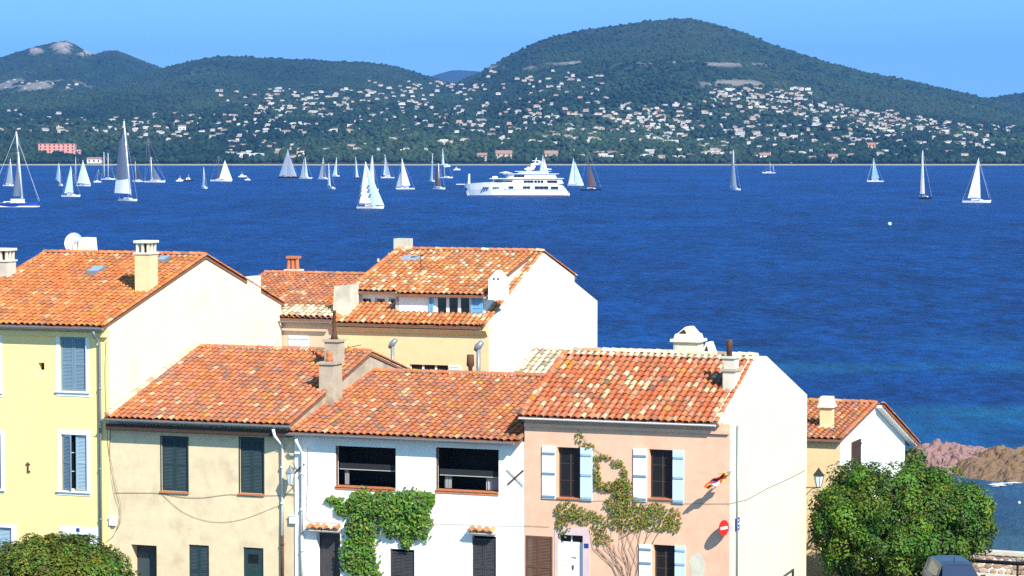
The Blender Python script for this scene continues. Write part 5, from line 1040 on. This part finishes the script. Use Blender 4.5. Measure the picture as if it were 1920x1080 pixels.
def motor(label, yw, x0, x1, bow=1, col='hull_white'):
    d = ray((x0+x1)/2, yw); t = -H/d[2]; k = t/F; Lm = (x1-x0)*k; o = free('motor_boat', label, 'motor boat', (d[0]*t, d[1]*t, 0), .12); Bm = Lm*.3; f = Lm*.13; rings = []
    for s in np.linspace(0, 1, 9):
        x = (s-.5)*Lm*bow; hb = Bm/2*(1 if s < .45 else math.cos((s-.45)*math.pi*.88)); rings.append([(x, -hb*.8, -.2), (x, -hb, f*(1+.5*s)), (x, hb, f*(1+.5*s)), (x, hb*.8, -.2)])
    MB().loft(rings).build('hull', col, o); b = MB(); b.loft([[(x, -q, z0), (x2, -q*.8, z1), (x2, q*.8, z1), (x, q, z0)] for x, x2, q, z0, z1 in ((-.28*Lm*bow, -.22*Lm*bow, Bm*.36, f, f*2.6), (.22*Lm*bow, .06*Lm*bow, Bm*.3, f, f*2.6))]); c = b.build('cabin', 'hull_white', o)
    MB().box(min(-.2*Lm*bow, .06*Lm*bow), max(-.2*Lm*bow, .06*Lm*bow), -Bm*.37, Bm*.37, f*1.6, f*2.1).build('cabin_window', 'glass', c); MB().tube([(0, 0, f*2.5), (-.03*Lm, 0, f*5)], .08, 5).build('signal_mast', 'spar_white', o); return o
motor('low open motor launch right of the dark topsail yacht', 340, 330, 346); motor('motor cruiser with a wheelhouse beside the open launch', 340, 344, 364, 1, 'hull_dark')
boat('small yacht with a slim pale blue sail alone left of the white jib', 354, 376, 391, ((383.5, 348), (382, 314)), [('mainsail', 'sail_blue', (382, 315), (383.5, 348), (378.5, 348))], 1, .8)
boat('yacht with a gleaming white triangular jib and a dark bare mast', 340, 394, 437, ((410, 336), (410, 291), 'spar_dark'), [('jib', W_, (422, 300), (436, 337), (411, 336)), ('mainsail', 'sail_dark', (410, 312), (410, 335), (404, 336))], 1, .15)
motor('tiny white motor boat farther off, left of the two grey sails', 332, 447, 462); motor('tiny pale motor boat with a short mast below the beach hotel', 338, 459, 470, -1)
boat('dark-hulled yacht under broad grey-blue sails near the far beach', 334, 521, 561, ((542, 330), (540, 280)), [('mainsail', 'sail_grey', (540, 281), (541, 328), (524, 329)), ('jib', 'sail_grey', (541, 285), (557, 331), (540, 329))], 1, .2, 'hull_dark')
boat('yacht with two narrow pale grey sails right of the broad grey ones', 335, 561, 587, ((574, 331), (572, 295)), [('mainsail', 'sail_grey', (570, 296), (572, 331), (563, 331)), ('jib', I_, (573, 297), (578, 331), (573, 331))], 1, .3)
boat('yacht with a soft grey sail behind the white spire sail', 336, 596, 619, ((607, 331), (606, 296)), [('mainsail', 'sail_grey', (606, 297), (608, 332), (598, 332)), ('jib', 'sail_slate', (607, 300), (613, 332), (607, 332))], 1, .4)
boat('small yacht with a needle-thin white sail seen nearly end on', 355, 614, 631, ((617, 348), (616, 307)), [('mainsail', W_, (616, 308), (620, 348), (615, 346))], 1, .9, boot='hull_red')
boat('small distant yacht with a plump white sail right of the needle-thin one', 331, 623, 638, ((631, 327), (631, 295)), [('mainsail', 'sail_sage', (631, 296), (632, 328), (624, 328))], 1, .5)
boat('slim yacht with a thin white sail and dark hull', 335, 662, 678, ((668, 331), (667, 294)), [('mainsail', I_, (667, 295), (667, 331), (672, 331))], -1, .3, 'hull_dark')
boat('yacht behind the big white sails, its own white sail half hidden', 358, 686, 712, ((703, 350), (698, 292)), [('mainsail', W_, (697, 293), (703, 348), (690, 348))], 1, .5)
o, P, k, L_, B_, fb = boat('biggest white-sailed yacht in the middle, dark flags on its sail edge', 391, 668, 722, ((698, 384), (685.5, 303)), [('mainsail', W_, (685, 304), (699, 383), (674, 381)), ('jib', I_, (687, 307), (721, 385), (697, 384))], 1, .2)
for x, y in ((678, 350), (677.5, 358), (677, 366), (692, 349), (693, 357), (695, 366)): q = P(x, y, -.9); MB().box(q[0]-.35, q[0]+.35, -.95, -.85, q[2]-.4, q[2]+.4).build('reef_flag', 'sail_slate', o)
b = MB(); q = P(675, 382), P(698, 384); b.box(q[0][0], q[1][0], -.6, .2, q[1][2]-.05, q[1][2]+.55); b.build('boom_cover', 'sail_slate', o)
boat('yacht with a grey-blue sail and long white hull behind the middle yacht', 334, 713, 740, ((722, 329), (722, 289)), [('mainsail', 'sail_grey', (722, 290), (722, 328), (732, 329)), ('jib', I_, (721.5, 305), (719, 328), (722, 329))], -1, .2)
boat('yacht with white main and small grey jib, left of the dark sail', 355, 741, 778, ((753, 347), (754, 297)), [('mainsail', W_, (754, 298), (753, 347), (769, 347)), ('jib', 'sail_grey', (751, 322), (752.5, 350), (743, 350))], -1, .15)
boat('small yacht with a tall slim ice-blue sail left of the dark sail', 341, 803, 817, ((810, 336), (811, 288)), [('mainsail', I_, (811, 289), (811.5, 336), (807, 337))], 1, .9)
boat('yacht with a rounded dark grey-brown sail in front of the ice-blue one', 355, 811, 837, ((824, 349), (822, 306)), [('mainsail', 'sail_brown', (821, 308), (826, 350), (816, 349), (818, 311))], 1, .6)
boat('white yacht with pale blue sail billowing just left of the motor yacht', 334, 825, 850, ((834, 329), (830, 279)), [('mainsail', I_, (830, 280), (834, 312), (829, 306)), ('jib', I_, (836, 306), (846, 312), (834, 314))], 1, .2)
motor('tiny yellow-topped motor boat close to the far beach', 319, 850, 863)
boat('yacht with a sage sail hidden behind the stern mast of the motor yacht', 352, 1002, 1034, ((1019, 345), (1018, 291)), [('mainsail', 'sail_sage', (1018, 292), (1019, 331), (1010, 331)), ('jib', 'sail_white', (1020, 296), (1031, 333), (1019, 333))], 1, .2)
boat('yacht with broad pale sage sails right of the motor yacht', 348, 1064, 1095, ((1077, 343), (1075, 297)), [('mainsail', 'sail_sage', (1075, 298), (1078, 344), (1066, 344)), ('jib', I_, (1077, 301), (1094, 345), (1078, 344))], 1, .15)
boat('black-hulled yacht with a dark brown jib and bare black mast', 357, 1088, 1129, ((1103, 352), (1102, 281), 'spar_dark'), [('jib', 'sail_brown', (1104, 305), (1119, 349), (1104, 350))], 1, .1, 'hull_dark', 'spar_dark', mr=.22)
boat('dark-sterned yacht with a tall leaning grey sail, right of centre', 357, 1370, 1390, ((1378, 350), (1375, 281)), [('mainsail', 'sail_grey', (1374.5, 283), (1381, 349), (1371, 350), (1372.5, 288))], 1, .8, boot='hull_dark')
boat('small motor sailer with two bare thin masts near the right beach', 325, 1428, 1454, ((1444, 321), (1444, 304)), [], -1, .15, masts=[((1450, 321), (1450, 310))], mr=.12)
boat('yacht with a clear blue triangular sail on the right', 341, 1624, 1657, ((1637, 335), (1638, 297)), [('mainsail', 'sail_blue', (1638, 298), (1634, 334), (1648, 333))], -1, .15, lines=[((1637, 300), (1626, 339))])
boat('black-hulled yacht with a narrow cream sail seen from astern', 373, 1723, 1748, ((1732, 364), (1730, 282)), [('mainsail', 'sail_cream', (1730, 284), (1734, 362), (1727, 362), (1728, 290))], 1, .6, 'hull_dark', mr=.16)
boat('white yacht with a big plain white mainsail farthest to the right', 380, 1804, 1859, ((1838, 370), (1834, 297)), [('mainsail', W_, (1833.5, 298), (1838, 370), (1815, 370))], 1, .1, lines=[((1835, 303), (1854, 371))])
for lab, px, py, r in (('white mooring buoy alone in the middle of the right water', 1668, 422, .55), ('small white buoy in the near water by the rocks', 1911, 944, .09)):
    d = ray(px, py); t = -H/d[2]; o = free('buoy', lab, 'buoy', (d[0]*t, d[1]*t, 0)); MB().lathe(0, 0, [(r*.3, -r*.5), (r*.85, 0), (r, r*.5), (r*.85, r*1.1), (r*.3, r*1.45)], 14).build('float', 'white_paint', o, True); MB().lathe(0, 0, [(r*.12, r*1.4), (r*.12, r*1.8)], 6).build('ring', 'zinc', o)
# the motor yacht ----------------------------------------------------
d = ray(967, 367); t = -H/d[2]; kk = t/F
ya = free('motor_yacht', 'large white motor yacht with three decks, bow to the left', 'motor yacht', (d[0]*t, d[1]*t, 0), -.06)
def Q(px): return (px-967)*kk
def Zq(py): return (367-py)*kk
SEC = [(869, 345.4, .1, .03), (874, 345.0, 1.2, .12), (881, 344.3, 2.2, .5), (890, 343.5, 2.9, 1.0), (905, 342.4, 3.8, 2.0), (922, 341.6, 4.3, 3.2), (950, 342.5, 4.6, 4.0), (990, 343.2, 4.6, 4.3), (1030, 344, 4.5, 4.2), (1052, 346, 4.3, 4.0), (1058, 353, 4.1, 3.9), (1066, 364.6, 3.9, 3.7)]
rings = []
for px, sy, hb, wb in SEC:
    xb = max(px, 877+(px-869)*.62)
    zt = Zq(sy); rings.append([(Q(max(px, xb)), -wb*.7, -.8 if px > 872 else -.3), (Q(max(px, xb)), -wb, .2), (Q(px)*.5+Q(max(px, xb))*.5, -(wb*.45+hb*.55), zt*.5), (Q(px), -hb, zt), (Q(px), hb, zt), (Q(px)*.5+Q(max(px, xb))*.5, (wb*.45+hb*.55), zt*.5), (Q(max(px, xb)), wb, .2), (Q(max(px, xb)), wb*.7, -.8 if px > 872 else -.3)])
MB().loft(rings, 0).build('hull', 'hull_white', ya, False)
b = MB(); b.loft([[(p[0], p[1]*1.006, z) for p, z in ((r[1], .02), (r[1], .32), (r[6], .32), (r[6], .02))] for r in rings], 0); b.build('waterline_stripe', 'hull_dark', ya)
def deck(x0, x1, y0, y1, hb, rake=4, rake2=2, nm='deck', inset=.9):
    z0, z1 = Zq(y1), Zq(y0); R_ = []
    for t_, q in ((0, .35), (.06, .72), (.16, .95), (.5, 1), (.94, 1), (1, .9)):
        xa = Q(x0)+(Q(x1)-Q(x0))*t_; sh = (rake*kk*(1-t_*4) if t_ < .25 else (-rake2*kk if t_ == 1 else 0)); R_.append([(xa, -hb*q, z0), (xa+sh, -hb*q*inset, z1), (xa+sh, hb*q*inset, z1), (xa, hb*q, z0)])
    return MB().loft(R_).build(nm, 'hull_white', ya)
def band(par, x0, x1, y0, y1, hb, n=1, gap=.1, nm='window'):
    hb += .22
    for i in range(n):
        a, e = x0+(x1-x0)*i/n, x0+(x1-x0)*(i+1-gap)/n; MB().box(Q(a), Q(e), -hb, hb, Zq(y1+.5), Zq(y0-.5)).build(nm, 'glass', par)
d1 = deck(921, 1055, 334.5, 344.5, 4.1, 5, 1, 'upper_deck'); band(d1, 928, 966, 338.6, 340.2, 3.93); band(d1, 983, 1002, 338.6, 342.0, 3.95, 3); band(d1, 1003, 1021, 338.6, 342.4, 3.95, 3, .2); band(d1, 1027, 1048, 338.6, 342.6, 3.95)
for x0_, x1_, y0_, y1_, hb_ in ((919, 1057, 334.1, 335.1, 4.35), (944, 1048, 325.5, 326.3, 3.75), (966, 1033, 320.9, 321.6, 2.8)): MB().box(Q(x0_), Q(x1_), -hb_, hb_, Zq(y1_), Zq(y0_)).build('deck_overhang', 'hull_white', ya)
MB().box(Q(919), Q(1057), -4.25, 4.25, Zq(343.8), Zq(342.9)).build('deck_rail', 'hull_white', ya)
d0 = MB().box(Q(948), Q(1050), -4.62, 4.62, Zq(355), Zq(346)).build('main_deck', 'hull_white', ya); band(d0, 955, 965, 349.5, 352.5, 4.64); band(d0, 982, 996, 349.5, 352.6, 4.64, 2); band(d0, 1004, 1030, 349.5, 353, 4.64, 3, .08); band(d0, 1034, 1049, 350, 353, 4.64)
for px in (907, 911, 915, 926, 930, 934): MB().box(Q(px), Q(px+2.6), -4.45, 4.45, Zq(352.6), Zq(350.2)).build('porthole', 'glass', ya)
d2 = deck(948, 1044, 326, 334.6, 3.5, 7, 3, 'bridge_deck'); band(d2, 965, 985, 328.6, 331.2, 3.36, 3)
MB().box(Q(924), Q(933), -2.0, 2.0, Zq(336), Zq(330.5)).build('forward_locker', 'hull_white', ya)
d3 = deck(968, 1030, 321.5, 326.2, 2.6, 5, 3, 'sun_deck'); 
b = MB(); b.loft([[(Q(x), -2.2, Zq(322)), (Q(x+4), -2.2, Zq(322)), (Q(x2+4), -1.0, Zq(y2)), (Q(x2), -1.0, Zq(y2))] for x, x2, y2 in ((986, 1000, 305), (992, 1004, 305))]); b.loft([[(Q(x), 2.2, Zq(322)), (Q(x+4), 2.2, Zq(322)), (Q(x2+4), 1.0, Zq(y2)), (Q(x2), 1.0, Zq(y2))] for x, x2, y2 in ((986, 1000, 305), (992, 1004, 305))]); b.box(Q(996), Q(1010), -1.2, 1.2, Zq(309), Zq(306.5)); b.box(Q(984), Q(1002), -2.3, 2.3, Zq(318), Zq(315.8)); b.tube([(Q(1003), 0, Zq(307)), (Q(1006), 0, Zq(296))], .22, 8); b.box(Q(998), Q(1012), -.25, .25, Zq(302), Zq(300.8)); ms_ = b.build('radar_arch', 'hull_white', ya)
for px, py, r in ((1000, 312, 1.1), (1012, 305, .8), (990, 316, .8)): MB().lathe(Q(px), 0, [(r*.4, Zq(py)-r*.9), (r*.95, Zq(py)-r*.3), (r, Zq(py)+r*.2), (r*.6, Zq(py)+r*.8), (.05, Zq(py)+r)], 12).build('radome', 'hull_white', ms_, True)
b = MB(); b.box(Q(1022), Q(1034), -1.8, 1.8, Zq(317.8), Zq(316.4)); b.tube([(Q(1028), 0, Zq(326)), (Q(1027), 0, Zq(316))], .2, 6); b.build('stern_awning', 'hull_white', ya)
b = MB(); b.loft([[(Q(948)+3.2*math.cos(a_)*q, 3.0*math.sin(a_)*q, z) for a_ in [2*math.pi*i/12 for i in range(12)]] for q, z in ((1, Zq(324.2)), (.1, Zq(321.6)))]); b.tube([(Q(948), 0, Zq(334)), (Q(948), 0, Zq(322))], .1, 6); b.build('parasol', 'white_paint', ya)
MB().tube([(Q(879), 0, Zq(345)), (Q(879.4), 0, Zq(326))], [.55, .4], 8).build('bow_staff', 'spar_white', ya); MB().box(Q(855), Q(876), -.5, .5, Zq(346.2), Zq(345)).build('pulpit', 'hull_white', ya); MB().lathe(Q(874), -.9, [(.5, Zq(356.5)), (.5, Zq(352.5))], 8).build('anchor', 'hull_dark', ya)
MB().tube([(Q(1052), 0, Zq(344)), (Q(1055), 0, Zq(335))], .12, 6).build('flag_staff', 'spar_white', ya); b = MB(); n = 6
for i in range(n): b.face([(Q(1046+i*1.3), .2*math.sin(i), Zq(343-i*.6)), (Q(1047.3+i*1.3), .2*math.sin(i+1), Zq(342.4-i*.6)), (Q(1047.3+i*1.3), .2*math.sin(i+1), Zq(337.6-i*.6)), (Q(1046+i*1.3), .2*math.sin(i), Zq(338.2-i*.6))])
b.build('ensign', 'red', ya); MB().box(Q(1052), Q(1068), -3.4, 3.4, .1, .7).build('swim_platform', 'hull_white', ya)
b = MB()
for i in range(6): b.box(Q(1051+i*2.6), Q(1055+i*2.6), -1.6, 1.6, .3, Zq(346+i*3.2))
b.build('stern_stairs', 'hull_white', ya)
